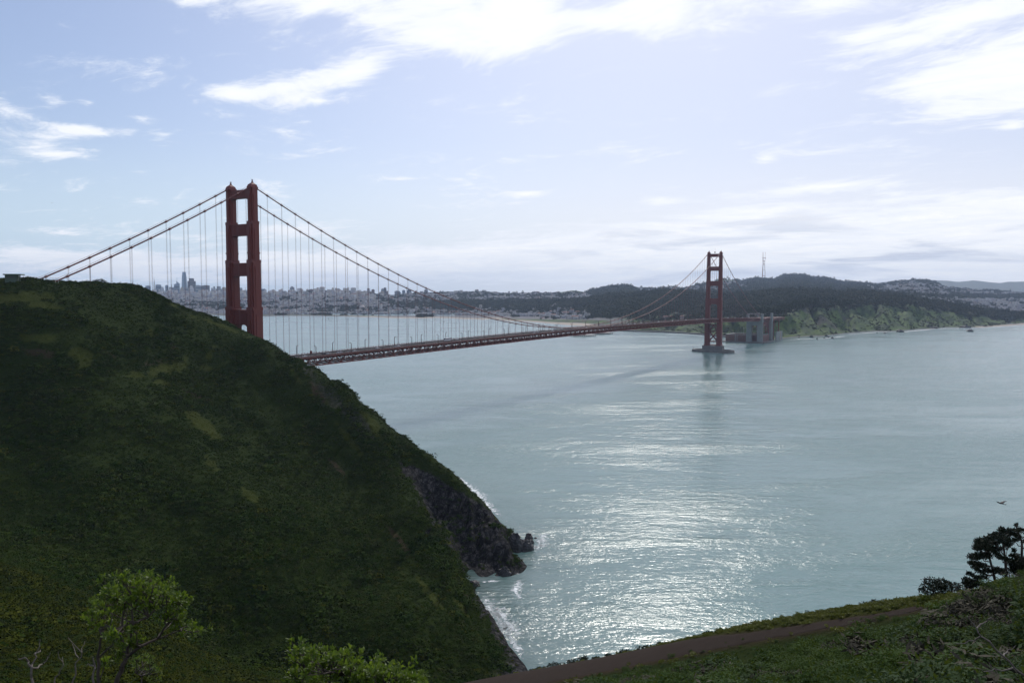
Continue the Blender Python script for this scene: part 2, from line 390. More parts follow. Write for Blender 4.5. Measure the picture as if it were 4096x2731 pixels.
PIN = [(1700, 2860, 70), (2000, 2775, 72), (2200, 2735, 70), (2600, 2655, 66), (3000, 2572, 60), (3400, 2503, 53), (3700, 2440, 48), (3880, 2405, 44.5)]
PIN = fine_line(PIN)
for x, y, d in PIN: pts.append((x, y, d))
for x, y, d in ((2600, 2735, 50), (3000, 2735, 36), (3400, 2610, 40), (3400, 2735, 25), (3800, 2520, 34), (4096, 2420, 31), (4096, 2735, 15), (4500, 2420, 22), (4500, 2735, 11), (5000, 2500, 18), (3700, 2735, 19),
                (2300, 2800, 50), (2000, 2900, 40), (2600, 2950, 20), (3400, 3000, 9), (4096, 3100, 6), (2000, 3200, 9), (1200, 2880, 40), (1200, 2810, 90), (1200, 3200, 8), (500, 2880, 40), (500, 2810, 80), (500, 3200, 8), (-400, 2900, 40), (-400, 3200, 8), (-900, 2850, 60), (-900, 3200, 8),
                (-900, 4300, 2.5), (500, 4300, 2.5), (2000, 4300, 2.5), (3500, 4300, 2.5), (5000, 4300, 2.5)): pts.append((x, y, d))
A = []
for q in pts:
    x, y, d = q[0], q[1], q[2]
    if y is None: y = float(pyat(x, d, q[3]))
    A.append((x/700.0, 2.6*math.log(d), y))
A = np.array(A)
_, ui = np.unique(np.round(A[:, :2], 3), axis=0, return_index=True); A = A[ui]
def kern(r): return r**1.6
K = kern(np.linalg.norm(A[:, None, :2]-A[None, :, :2], axis=-1)); n_ = len(A)
Pm = np.concatenate([np.ones((n_, 1)), A[:, :2]], 1)
big = np.block([[K-np.eye(n_)*.0008, Pm], [Pm.T, np.zeros((3, 3))]])
sol = np.linalg.solve(big, np.concatenate([A[:, 2], np.zeros(3)]))
def terr_py(px, d):
    q = np.stack([np.ravel(px)/700.0, 2.6*np.log(np.ravel(d))], 1); out = np.empty(len(q))
    for i in range(0, len(q), 20000):
        s_ = q[i:i+20000]; out[i:i+20000] = kern(np.linalg.norm(s_[:, None]-A[None, :, :2], axis=-1))@sol[:n_]+sol[n_]+s_@sol[n_+1:]
    return out.reshape(np.shape(px))
def inv_path(x, d):
    """0 off the path .. 1 on it"""
    e = np.interp(x, [q[0] for q in EDGE], [q[2] for q in EDGE])+np.interp(x, [2000, 2612, 3000, 4000], [-1.2, -1.5, -3.6, -3.4]); i = np.interp(x, [q[0] for q in PIN], [q[2] for q in PIN])
    return sstep(d, i-1.0, i+.6)*sstep(-d, -(e+.8), -(e-.8))*(x > 1600)*(x < 3990)
def terr(px, d):
    px = np.asarray(px, float); d = np.asarray(d, float)
    tp_ = terr_py(px, d); p = P(px, tp_, d)
    x, y = p[..., 0], p[..., 1]
    k = sstep(d, 200, 330)
    n = k*((8.0-5.5*sstep(px, 1150, 1450))*(1-.7*sstep(d, 455, 490)*sstep(-px, -800, -600))*fbm(x/38, y/38, 4, 3)+2.2*fbm(x/7, y/7, 3, 9))
    # gullies running down the spur
    px_ = px+.9*(tp_-1500)
    gul = np.abs(vnoise(px_/105, d/90, 21)-.5)*2
    n -= k*sstep(px, 900, 1400)*(1-sstep(gul, 0, .28))*2.6*(1-sstep(px, 1350, 1500)*sstep(d, 408, 428))
    cliff = sstep(px, 1640, 1760)*sstep(-px, -2090, -2010)*sstep(d, 366, 378)*sstep(-d, -424, -408)
    n += cliff*(9*fbm(x/10, y/10, 4, 31)+2.5*(np.abs(vnoise(px/26.0+p[..., 2]/30, d/30.0, 33)-.5)*2-.5)+4*(np.round(vnoise(px/18.0+p[..., 2]/9, p[..., 2]/7-px/60, 34)*4)/4-.5))
    n += (1-k)*sstep(d, 5, 40)*(1-sstep(px, 1500, 1750)*sstep(d, 36, 50))*(1.0*fbm(x/6, y/6, 3, 5))
    tame = sstep(p[..., 2], -1, 9)*.85+.15
    p = p.copy(); p[..., 2] += n*tame
    return p
NPX, ND = 640, 520
gx = np.concatenate([np.linspace(-900, 0, 90, endpoint=False), np.linspace(0, 2150, 440, endpoint=False), np.linspace(2150, 5000, 170)])
gd = np.concatenate([np.exp(np.linspace(math.log(2.2), math.log(240), 290, endpoint=False)), np.linspace(240, 470, 260, endpoint=False), np.linspace(470, 860, 120)])
GX, GD = np.meshgrid(gx, gd)
TG = terr(GX, GD)
TPY = np.stack([1365.5-((TG-CAM)@U2)/((TG-CAM)@Fv)*FPX])[0]
# slope of the ground
e1 = np.gradient(TG, axis=0); e2 = np.gradient(TG, axis=1); nn = np.cross(e1, e2); nn /= np.linalg.norm(nn, axis=-1, keepdims=True)+1e-9
STEEP = 1-np.abs(nn[..., 2])
X_, Y_, Z_ = TG[..., 0], TG[..., 1], TG[..., 2]
# cover: r = grass, g = bare rock, b = bare earth
GR = [(60, 1190, 150, 22, 0), (190, 1225, 130, 14, 8), (120, 1345, 110, 30, 0), (340, 1420, 70, 45, 35), (600, 1325, 40, 14, 20), (680, 1470, 190, 24, -12), (730, 1455, 60, 30, -40), (840, 1430, 20, 50, 20), (820, 1470, 40, 18, 0), (650, 1530, 60, 22, 20),
      (720, 1240, 90, 10, 28), (1050, 1345, 70, 12, 28), (900, 1310, 120, 9, 22), (1180, 1500, 60, 12, 60), (1500, 1720, 90, 22, 50), (1330, 1620, 60, 16, 50), (1560, 1790, 60, 14, 40), (1960, 2010, 40, 20, 45), (1990, 2060, 50, 22, 50), (1900, 1945, 50, 16, 45), (1640, 1900, 50, 20, 55), (1400, 1760, 120, 14, 52), (1800, 2170, 40, 14, 55), (1730, 2060, 50, 14, 50), (1700, 2350, 120, 12, 52), (1850, 2440, 70, 16, 50), (1950, 2690, 110, 24, 10), (1600, 2280, 70, 12, 50), (820, 1710, 110, 24, 40), (850, 1860, 60, 20, 40), (1000, 1980, 90, 14, 40), (2060, 2660, 60, 20, 30)]
EA = [(420, 1410, 70, 9, 20), (620, 1450, 130, 8, -14), (690, 1390, 40, 14, 40), (780, 1580, 80, 14, 25), (150, 1410, 90, 14, 10), (1340, 1860, 50, 9, 45), (1600, 2165, 90, 10, 50), (1750, 2260, 60, 12, 58), (1850, 2370, 60, 14, 50), (1560, 1880, 36, 16, 60), (1270, 1570, 60, 14, 50)]
RO = [(1330, 1590, 110, 26, 52), (1240, 1490, 60, 16, 52), (1430, 1690, 120, 24, 48), (1480, 1760, 50, 16, 45), (1835, 2250, 26, 80, -8), (1760, 2120, 50, 14, 55), (1620, 1880, 60, 18, 50)]
def ell(lst, px, py):
    a = np.zeros_like(px)
    for x, y, rx, ry, tl in lst:
        c_, s_ = math.cos(R_(tl)), math.sin(R_(tl)); u = px-x; v = py-y
        a = np.maximum(a, 1-np.sqrt(((u*c_+v*s_)/(rx*1.3))**2+((v*c_-u*s_)/(ry*1.5))**2))
    return np.clip(a, 0, 1)
nz = fbm(X_/14, Y_/14, 4, 41)
far_ = GD > 235
nz2 = fbm(X_/4, Y_/4, 4, 43); gell = ell(GR, GX, TPY); grass = .68*sstep(gell+(nz*1.5+nz2*.8)*np.clip(gell*5, 0, 1), .18, .55)*far_
eell = ell(EA, GX, TPY); earth = .75*sstep(eell+(nz*1.6+nz2*.8)*np.clip(eell*5, 0, 1), .25, .6)*far_
CLP = [(1585, 1842), (1700, 1888), (1850, 1968), (1960, 2040), (2008, 2110), (2045, 2190), (2052, 2325), (1846, 2330), (1840, 2255), (1795, 2150), (1710, 2035), (1600, 1885)]
def inpoly(poly, x, y):
    ins = np.zeros(x.shape, bool); n = len(poly)
    for i in range(n):
        (xa, ya), (xb, yb) = poly[i], poly[(i+1) % n]
        c_ = ((ya > y) != (yb > y)) & (x < (xb-xa)*(y-ya)/(yb-ya+1e-9)+xa); ins ^= c_
    return ins
face_ = inpoly(CLP, GX+nz*70, TPY+nz*60)*(GD > 352)*(GD < 470)*1.0
cl = sstep(GX, 1630, 1720)*sstep(-GX, -2120, -2060)*sstep(GD, 355, 362)*sstep(STEEP+nz*.25, .28, .40)
cl = np.maximum(cl, face_)
rockm = np.maximum(.55*sstep(ell(RO, GX, TPY)+(nz*1.2+nz2*.8)*np.clip(ell(RO, GX, TPY)*5, 0, 1), .2, .45)*far_, cl)
rockm = np.maximum(rockm, sstep(-Z_+nz*4, -4.5, -2)*sstep(GX, 1400, 1700)*far_)
rockm = np.maximum(rockm, sstep(STEEP+nz*.3, .62, .74)*far_*sstep(GX, 1150, 1350))
pathm = inv_path(GX, GD)
edgem = np.clip(np.interp(GX, [q[0] for q in EDGE], [q[2] for q in EDGE])-GD, -9, 99)
verge = sstep(-np.abs(edgem-1.6), -2.9, -1.9)*(GX > 1900)*(GD < 120)
grass = np.maximum(grass, verge*(1-pathm))
COV = np.stack([grass*(1-rockm), rockm, np.maximum(earth, pathm), np.ones_like(grass)], -1)
m, t, b = newmat('hill_ground')
g = N(t, 'ShaderNodeNewGeometry'); va = N(t, 'ShaderNodeVertexColor', layer_name='cover'); sp = N(t, 'ShaderNodeSeparateColor', i_0=va.outputs['Color'])
na = N(t, 'ShaderNodeTexNoise', i_Vector=g.outputs['Position'], i_Scale=.35, i_Detail=8.0, i_Roughness=.65).outputs[0]
nb = N(t, 'ShaderNodeTexNoise', i_Vector=g.outputs['Position'], i_Scale=.06, i_Detail=6.0).outputs[0]
scr = MIX(t, na, (.009, .020, .0015), (.022, .032, .003))
gra = MIX(t, nb, (.028, .038, .004), (.048, .054, .007))
mpv = N(t, 'ShaderNodeMapping'); t.links.new(g.outputs['Position'], mpv.inputs[0]); mpv.inputs['Scale'].default_value = (.34, .34, .10); mpv.inputs['Rotation'].default_value = (.35, .25, 0)
nr = N(t, 'ShaderNodeTexNoise', i_Vector=mpv.outputs[0], i_Scale=1.0, i_Detail=9.0, i_Roughness=.7, i_Distortion=.6).outputs[0]
crk = N(t, 'ShaderNodeTexVoronoi', feature='DISTANCE_TO_EDGE', i_Vector=mpv.outputs[0], i_Scale=1.3)
roc = MIX(t, SS(t, nr, .40, .70), (.009, .009, .009), (.085, .080, .077))
roc = MIX(t, SS(t, crk.outputs['Distance'], .0, .09), (.006, .006, .006), roc)
ear = MIX(t, na, (.030, .020, .012), (.052, .034, .022))
c = MIX(t, sp.outputs[0], scr, gra); c = MIX(t, sp.outputs[2], c, ear); c = MIX(t, sp.outputs[1], c, roc)
t.links.new(c, b.inputs['Base Color']); b.inputs['Roughness'].default_value = .95; b.inputs['Specular IOR Level'].default_value = .05
bp = N(t, 'ShaderNodeBump', i_Strength=.8, i_Distance=1.2, i_Height=M(t, 'ADD', M(t, 'MULTIPLY', na, .8), nr)); t.links.new(bp.outputs[0], b.inputs['Normal'])
GROUND = m
tag(grid_mesh('hillside', TG, GROUND, COV), 'dark scrub covered headland falling to the sea', kind='structure')

# the walking path: a strip laid on the slope
pm_x = np.linspace(1750, 3960, 220); strip = []
for k in np.linspace(0, 1, 9):
    i_ = np.interp(pm_x, [q[0] for q in PIN], [q[2] for q in PIN]); e_ = np.interp(pm_x, [q[0] for q in EDGE], [q[2] for q in EDGE])+np.interp(pm_x, [2000, 2612, 3000, 4000], [-1.2, -1.5, -3.6, -3.4])+.5*fbm(pm_x/45, pm_x*0+2.2, 4, 78)
    e_ = np.maximum(e_, i_+1.2)
    wob = (1-k)*.6*fbm(pm_x/40, np.full_like(pm_x, 3.3), 4, 77)
    dd = i_*(1-k)+e_*k+wob
    q = terr(pm_x, dd); q[:, 2] += .045 if 0 < k < 1 else -.10
    strip.append(q)
m, t, b = newmat('path_dirt')
g = N(t, 'ShaderNodeNewGeometry')
na = N(t, 'ShaderNodeTexNoise', i_Vector=g.outputs['Position'], i_Scale=1.2, i_Detail=9.0, i_Roughness=.7).outputs[0]
nb = N(t, 'ShaderNodeTexNoise', i_Vector=g.outputs['Position'], i_Scale=14.0, i_Detail=5.0, i_Roughness=.7).outputs[0]
t.links.new(MIX(t, M(t, 'ADD', M(t, 'MULTIPLY', na, .6), M(t, 'MULTIPLY', nb, .4)), (.020, .0155, .0125), (.060, .045, .037)), b.inputs['Base Color']); b.inputs['Roughness'].default_value = .97; b.inputs['Specular IOR Level'].default_value = .04
t.links.new(N(t, 'ShaderNodeBump', i_Strength=.8, i_Distance=.08, i_Height=nb).outputs[0], b.inputs['Normal'])
tag(grid_mesh('path', np.array(strip), m), 'brown dirt trail crossing the near slope', kind='structure')

# ------------------------------------------------------------------ the suspension bridge
HW = 13.7
def zdeck(x):
    if x < 0: return 76+.010*x
    if x > 1280: return 76-.024*(x-1280)
    return 76+4.0*(1-((x-640)/640)**2)
def zcable(x):
    if 0 <= x <= 1280: return 224-143*(1-((x-640)/640)**2)
    s = -x if x < 0 else x-1280
    return 224-.565*s+.00037*s*s
bridge = empty('suspension_bridge', (0, 0, 0))
tag(bridge, 'long orange red suspension bridge with two tall towers crossing the strait', 'bridge')
X0, X1 = -343.0, 1632.0
xs = [X0+i*15.24 for i in range(int((X1-X0)/15.24)+1)]
# roadway, pavements
mb = MB()
for a, b_ in zip(xs[:-1], xs[1:]):
    za, zb = zdeck(a), zdeck(b_)
    mb.add([(a, -9.6, za), (b_, -9.6, zb), (b_, 9.6, zb), (a, 9.6, za), (a, -9.6, za-.5), (b_, -9.6, zb-.5), (b_, 9.6, zb-.5), (a, 9.6, za-.5)],
           [(0, 1, 2, 3), (7, 6, 5, 4), (0, 4, 5, 1), (3, 2, 6, 7)])
mb.build('roadway', ASPHALT, bridge)
mb = MB()
for lane in (-6.4, -3.2, 0, 3.2, 6.4):
    for i in range(int((X1-X0)/(15.24))):
        a = X0+i*15.24; b_ = a+(15.2 if lane == 0 else 5.5)
        mb.add([(a, lane-.09, zdeck(a)+.012), (b_, lane-.09, zdeck(b_)+.012), (b_, lane+.09, zdeck(b_)+.012), (a, lane+.09, zdeck(a)+.012)], [(0, 1, 2, 3)])
mb.build('lane_marking', WHITE, bridge)
for sgn in (-1, 1):
    mb = MB()
    for a, b_ in zip(xs[:-1], xs[1:]):
        y0, y1 = sgn*9.75, sgn*13.0
        mb.beam((a, (y0+y1)/2, zdeck(a)+.05), (b_, (y0+y1)/2, zdeck(b_)+.05), 3.2, .5)
    mb.build('sidewalk', plain('walk_concrete', (.055, .045, .043), .95, .2, .2, spec=.05), bridge)
    mb = MB()
    for a, b_ in zip(xs[:-1], xs[1:]):
        for h_, th in ((1.30, .13), (.80, .06), (.32, .07)):
            mb.beam((a, sgn*14.6, zdeck(a)+h_), (b_, sgn*14.6, zdeck(b_)+h_), .12, th)
        for k in range(4):
            x = a+(b_-a)*k/4; mb.beam((x, sgn*14.6, zdeck(x)+.2), (x, sgn*14.6, zdeck(x)+1.4), .22, .22)
    for a, b_ in zip(xs[:-1], xs[1:]):
        for h_ in (.55,): mb.beam((a, sgn*9.7, zdeck(a)+h_), (b_, sgn*9.7, zdeck(b_)+h_), .1, .12)
    mb.build('railing', ORANGE_LIGHT, bridge)
# stiffening trusses
PAN = 7.62; NPAN = int((X1-X0)/PAN)
for sgn in (-1, 1):
    mb = MB(); y = sgn*HW
    for i in range(NPAN):
        a = X0+i*PAN; b_ = a+PAN; ta, tb = zdeck(a)-.55, zdeck(b_)-.55; ba, bb = ta-7.4, tb-7.4
        mb.beam((a, y, ta), (b_, y, tb), .95, 1.15)
        mb.beam((a, y, ba), (b_, y, bb), .95, 1.0)
        mb.beam((a, y, ta-.5), (a, y, ba+.5), .42, .42)
        if i % 2 == 0: mb.beam((a, y, ba+.3), (b_, y, tb-.4), .6, .6)
        else: mb.beam((a, y, ta-.4), (b_, y, bb+.3), .6, .6)
        # gusset at the panel point and kerb shelf outside the chord
        if i % 2 == 0: mb.box((a, y, ba+.55), (1.9, .98, 1.1))
        else: mb.box((a, y, ta-.75), (2.2, .98, 1.2))
        mb.beam((a+.25, sgn*14.75, zdeck(a)-.02), (b_-.25, sgn*14.75, zdeck(b_)-.02), 1.1, .34)
    mb.build('stiffening_truss', ORANGE, bridge)
mb = MB()
for i in range(NPAN+1):
    a = X0+i*PAN; z = zdeck(a)
    mb.beam((a, -HW+.5, z-1.7), (a, HW-.5, z-1.7), .5, 2.0)
    mb.beam((a, -HW+.5, z-7.95), (a, HW-.5, z-7.95), .5, .6)
    if i < NPAN:
        s_ = 1 if i % 2 else -1
        mb.beam((a, -HW*s_, z-7.95), (a+PAN, HW*s_, zdeck(a+PAN)-7.95), .45, .4)
    if i % 2 == 0:
        mb.beam((a, -HW+.5, z-2.6), (a, 0, z-7.7), .4, .4); mb.beam((a, HW-.5, z-2.6), (a, 0, z-7.7), .4, .4)
for y in (-8, -4, 0, 4, 8):
    for a, b_ in zip(xs[:-1], xs[1:]): mb.beam((a, y, zdeck(a)-1.1), (b_, y, zdeck(b_)-1.1), .35, 1.0)
mb.build('floor_frame', ORANGE, bridge)
# main cables
for sgn in (-1, 1):
    mb = MB(); line = [(x, sgn*HW, zcable(x)) for x in np.concatenate([np.arange(X0, 0, 7.62), np.arange(0, 1280, 7.62), np.arange(1280, 1624, 7.62)])]
    mb.tube(line, .52, 8)
    n = -22
    for n in range(-22, 107):
        x = n*15.24
        if abs(x) < 6 or abs(x-1280) < 6: continue
        s_ = .9 if x > -343 else 0
        p = Vector((x-.9, sgn*HW, zcable(x-.9))); q = Vector((x+.9, sgn*HW, zcable(x+.9)))
        mb.tube([p, q], .80, 8)
        mb.beam((x, sgn*HW-.45, zcable(x)), (x, sgn*HW-.45, zcable(x)+1.5), .09, .09)
        mb.beam((x, sgn*HW+.45, zcable(x)), (x, sgn*HW+.45, zcable(x)+1.5), .09, .09)
    for o_ in (-.45, .45):
        mb.tube([(x, y+o_, z+1.45) for x, y, z in line], .045, 4)
    mb.build('main_cable', CABLE, bridge, smooth=True)
# suspender ropes: the hundred that show largest as parts of their own
def rope(mb, x, y):
    zt, zb = zcable(x), zdeck(x)-.4
    if zt-zb < .8: return
    for ox in (-.28, .28):
        mb.beam((x+ox, y-.14, zb), (x+ox, y-.14, zt), .05, .05); mb.beam((x+ox, y+.14, zb), (x+ox, y+.14, zt), .05, .05)
cand = []
for n in range(-22, 107):
    x = n*15.24
    if abs(x) < 8 or abs(x-1280) < 8: continue
    for y in (-HW, HW):
        dist = np.linalg.norm(np.array([x, y, 120])-CAM); ln = zcable(x)-zdeck(x)
        vis = 1.0 if x > -125 else 0.0
        cand.append((vis*ln/dist, x, y))
cand.sort(reverse=True)
for s_, x, y in cand[:100]:
    mb = MB(); rope(mb, x, y); mb.build('suspender_rope', ROPE, bridge)
mb = MB()
for s_, x, y in cand[100:]: rope(mb, x, y)
tag(mb.build('suspender_ropes', ROPE, bridge), None, kind='stuff')

# towers
def cross(wx, wy, nx, ny):
    """plan of a leg: a rectangle with its corners stepped in"""
    a, c_ = wx/2, wy/2; p, q = a-nx, c_-ny
    return [(-p, -c_), (p, -c_), (p, -q), (a, -q), (a, q), (p, q), (p, c_), (-p, c_), (-p, q), (-a, q), (-a, -q), (-p, -q)]
TIERS = [(15, 75, 10.4, 13.4), (75, 122.5, 9.3, 11.6), (122.5, 162, 8.3, 10.2), (162, 194, 7.3, 8.9), (194, 221.5, 6.4, 7.7)]
def arch_fill(y0, y1, z, up, r, n=5):
    """rounded haunch in the corner of a portal opening"""
    s_ = 1 if y1 > y0 else -1; out = [(y0, z)]
    for k in range(n+1):
        t_ = math.pi/2*k/n
        out.append((y0+s_*r*(1-math.cos(t_)) if False else y0+s_*(r-r*math.sin(t_)), z-up*(r-r*math.cos(t_)) if False else z-up*(r-r*math.cos(t_))))
    return out
def make_tower(x, label):
    tw = empty('tower', (x, 0, 0), parent=bridge); tw['label'] = label
    for sgn in (-1, 1):
        mb = MB()
        for i, (z0, z1, wy, wx) in enumerate(TIERS):
            yc = sgn*HW
            mb.prism([(px_, yc+py_) for px_, py_ in cross(wx, wy, 1.3, 1.5)], (z0, z1-1.6 if i < 4 else z1), 'z')
            # pilaster strips on the outer and end faces, ending in a sloped cap
            for sx in (-1, 1): mb.box((sx*(wx/2+.22), yc, (z0+z1-5)/2), (.5, wy*.36, z1-z0-5))
            for sy in (-1, 1): mb.box((0, yc+sy*(wy/2+.2), (z0+z1-5)/2), (wx*.4, .46, z1-z0-5))
            if i < 4:                                   # sloped shoulder up to the next, slimmer tier
                nwy, nwx = TIERS[i+1][2], TIERS[i+1][3]
                mb.box((0, yc, z1-.4), (wx-1.0, wy-1.0, 2.4), top=((nwx+.1)/(wx-1.0), (nwy+.1)/(wy-1.0)))
        for z in (222.0, 128.5, 168.5, 45): mb.prism([(px_, sgn*HW+py_) for px_, py_ in cross(TIERS[4][3]+.5 if z > 200 else (11.7 if z < 60 else (10.7 if z < 140 else 9.5)), TIERS[4][2]+.6 if z > 200 else (11 if z < 60 else (8.9 if z < 140 else 7.9)), 1.2, 1.4)], (z-.5, z+.5), 'z')
        mb.build('leg', ORANGE, tw)
        mb = MB()                                       # saddle housing and finial with its beacon
        yc = sgn*HW
        mb.box((0, yc, 223.6), (7.6, 5.4, 2.6), top=(.72, .8)); mb.box((0, yc, 225.5), (5.2, 4.0, 1.3), top=(.42, .5))
        mb.box((0, yc, 226.9), (1.8, 1.6, 1.9), top=(.4, .4)); mb.tube([(0, yc, 227.6), (0, yc, 229.2)], .16, 6); mb.box((0, yc, 228.4), (1.0, 1.0, .45))
        for k in (-1, 1): mb.beam((k*.7, yc, 227.6), (k*.7, yc, 229.4), .1, .1)
        mb.build('finial', ORANGE, tw)
    # portal struts: bottom, top, half depth, haunch radii
    for z0, z1, tier, rb, rt in ((214.0, 221.0, 4, 2.6, 0), (183.0, 192.6, 3, 2.8, 1.2), (149.3, 160.3, 2, 3.0, 1.4), (108.4, 121.1, 1, 6.0, 1.6)):
        wy, wx = TIERS[tier][2], TIERS[tier][3]; half = wx*.30; yi = HW-wy/2+.15
        mb = MB(); mb.box((0, 0, (z0+z1)/2), (2*half, 2*yi, z1-z0))
        for sx in (-1, 1):                              # ribbed panel on both faces
            mb.box((sx*(half+.12), 0, z1-.9), (.34, 2*yi-.1, 1.1)); mb.box((sx*(half+.12), 0, z0+.7), (.34, 2*yi-.1, .9))
            for k in range(-4, 5): mb.box((sx*(half+.1), k*1.75, (z0+z1)/2-.1), (.3, .6, z1-z0-3.0))
        for sy in (-1, 1):
            yj = HW-(TIERS[tier][2])/2+.12
            if rb: mb.prism(arch_fill(sy*yj, 0, z0+.05, 1, rb), (-half*.9, half*.9), 'x')
            if rt:
                yk = HW-TIERS[min(tier+1, 4)][2]/2+.12
                mb.prism(arch_fill(sy*yk, 0, z1-.05, -1, rt), (-half*.9, half*.9), 'x')
        if z0 > 210:
            for y in np.linspace(-yi, yi, 9): mb.beam((1.5, y, 221), (1.5, y, 222.4), .12, .12)
            mb.beam((1.5, -yi, 222.4), (1.5, yi, 222.4), .12, .12)
        mb.build('portal_strut', ORANGE, tw)
    yb = HW-5.0
    for zc, h in ((61.5, 2.4), (47.3, 1.8), (24.0, 2.6)):
        mb = MB(); mb.box((0, 0, zc), (4.4, 2*yb, h)); mb.build('cross_strut', ORANGE, tw)
    for z0, z1 in ((48.2, 60.3), (25.3, 46.4)):
        mb = MB(); zm = (z0+z1)/2
        for sx in (-1, 1):
            mb.beam((sx*1.5, -yb, z0), (sx*1.5, yb, z1) if z0 < 40 else (sx*1.5, 0, z1), 1.0, 2.0)
            mb.beam((sx*1.62, yb, z0), (sx*1.62, -yb, z1) if z0 < 40 else (sx*1.62, 0, z1), 1.0, 2.0)
        if z0 < 40: mb.box((0, 0, zm), (4.2, 4.0, 4.0))
        mb.build('cross_brace', ORANGE, tw)
    mb = MB()
    mb.box((0, 0, 16.2), (4.6, 2*yb, 1.6))
    for sy in (-1, 1): mb.prism(arch_fill(sy*(yb+.1), 0, 22.8, 1, 3.2), (-2, 2), 'x'); mb.box((0, sy*HW, 15.6), (15.2, 12.4, 4.4), top=(.93, .9))
    mb.build('leg_footing', ORANGE, tw)
    mb = MB()
    mb.prism(cross(19.5, 46, 2.0, 2.5), (-6, 14.0), 'z'); mb.box((0, 0, 8), (20.3, 13.5, 11.6)); mb.box((0, HW, 9), (20.3, 10, 9.6)); mb.box((0, -HW, 9), (20.3, 10, 9.6))
    mb.prism(cross(20.5, 47, 2.0, 2.5), (13.2, 14.4), 'z')
    mb.build('pier', PIERCON, tw)
    return tw
make_tower(0, 'nearer tower rising from behind the headland')
st = make_tower(1280, 'farther tower standing in the water on an oval fender')
mb = MB(); n = 48                                        # oval fender ring round the south pier
def oval(a, b_, k): t_ = 2*math.pi*k/n; c_, s_ = math.cos(t_), math.sin(t_); return (a*math.copysign(abs(c_)**.8, c_), b_*math.copysign(abs(s_)**.8, s_))
ring = []
for k in range(n):
    xo, yo = oval(24, 47.5, k); xi, yi = oval(19, 42, k)
    ring += [(xo, yo, -5), (xo, yo, 5.2), (xi, yi, 5.2), (xi, yi, -5)]
mb.add(ring, [(4*k+j, 4*((k+1) % n)+j, 4*((k+1) % n)+j+1, 4*k+j+1) for k in range(n) for j in range(3)])
mb.add([(oval(25, 48.6, k)[0], oval(25, 48.6, k)[1], z) for k in range(n) for z in (-3, 1.1)]+[(oval(23.9, 47.4, k)[0], oval(23.9, 47.4, k)[1], 1.1) for k in range(n)],
       [(2*k, 2*((k+1) % n), 2*((k+1) % n)+1, 2*k+1) for k in range(n)]+[(2*k+1, 2*((k+1) % n)+1, 2*n+(k+1) % n, 2*n+k) for k in range(n)])
mb.add([(oval(19.2, 42.2, k)[0], oval(19.2, 42.2, k)[1], 2.2) for k in range(n)], [tuple(range(n))])
for k in range(0, n, 2): xo, yo = oval(23.5, 47, k); mb.beam((xo, yo, 5), (xo, yo, 6.3), .18, .18)
mb.tube([(0, 45, 5), (-1.5, 47, 12)], .25, 5)
mb.build('fender', PIERCON, st)
mb = MB(); mb.tube([(0, 0, 221), (0, 0, 223)], .3, 6)       # round dish on the south tower's top strut
mb.tube([(0, .2+math.sin(a)*0-1.2+.3*i, 224.4) for i, a in enumerate(range(9))], [.3, 1.1, 1.6, 1.9, 2.0, 1.9, 1.6, 1.1, .3], 12); mb.tube([(0, -.6, 225), (0, -.6, 234)], .09, 5)
mb.build('beacon', DARKSTEEL, st)

# concrete pylons, arch and viaduct at the south end
def pylon(x, parent):
    py_ = empty('pylon', (x, 0, 0), parent=parent)
    mb = MB()
    for sgn in (-1, 1):
        mb.box((0, sgn*14.2, 26), (14, 13.0, 60), top=(.95, .95)); mb.box((0, sgn*18.4, 66), (10.0, 5.0, 22)); mb.box((0, sgn*18.4, 77.3), (10.8, 5.8, 1.2))
        for k in (-1, 0, 1): mb.box((k*3.9, sgn*20.8, 27), (1.7, .6, 54))
    mb.box((0, 0, 51.2), (12.4, 17, 9.4))
    mb.build('shaft', CONCRETE, py_)
    mb = MB(); mb.box((0, 0, 56.6), (14.6, 42.4, 1.4)); mb.build('coping', CONCRETE, py_)
    mb = MB(); mb.box((0, 0, .5), (17, 44, 7)); mb.build('plinth', PIERCON, py_)
    return py_
PY1, PY2 = 1632.0, 1735.0
pylon(PY1, bridge); pylon(PY2, bridge)
mb = MB(); npn = 14
for sgn in (-1, 1):
    a0, a1 = PY1+8, PY2-8; y = sgn*HW; prev = None
    for k in range(npn+1):
        u = k/npn; x = a0+(a1-a0)*u; zl = 10+38*(1-(2*u-1)**2); zu = zl+5.5
        if prev:
            mb.beam((prev[0], y, prev[1]), (x, y, zl), 1.2, 1.4); mb.beam((prev[0], y, prev[2]), (x, y, zu), 1.2, 1.4); mb.beam((prev[0], y, prev[1]), (x, y, zu), .7, .7)
        mb.beam((x, y, zl), (x, y, max(zu, 58)), .8, .8); prev = (x, zl, zu)
        if sgn < 0: mb.beam((x, -HW, zu), (x, HW, zu), .7, .7); mb.beam((x, -HW, zl), (x, HW, zl), .7, .7)
mb.build('steel_arch', ORANGE, bridge)
mb = MB()
for a in np.arange(X1, 1905, 10):
    b_ = a+10
    for y in (-13, 13): mb.beam((a, y, zdeck(a)-1), (b_, y, zdeck(b_)-1), .8, 1.6); mb.beam((a, y, zdeck(a)-6.6), (b_, y, zdeck(b_)-6.6), .8, .9); mb.beam((a, y, zdeck(a)-6.3), (b_, y, zdeck(b_)-1.4), .6, .6); mb.beam((a, y, zdeck(a)-6.6), (a, y, zdeck(a)-1), .5, .5)
    mb.box((a+5, 0, zdeck(a)-.4), (10.0, 27.6, .8))
    for y in (-13.9, 13.9): mb.beam((a, y, zdeck(a)+1.1), (b_, y, zdeck(b_)+1.1), .12, .2); mb.beam((a, y, zdeck(a)), (a, y, zdeck(a)+1.2), .2, .2)
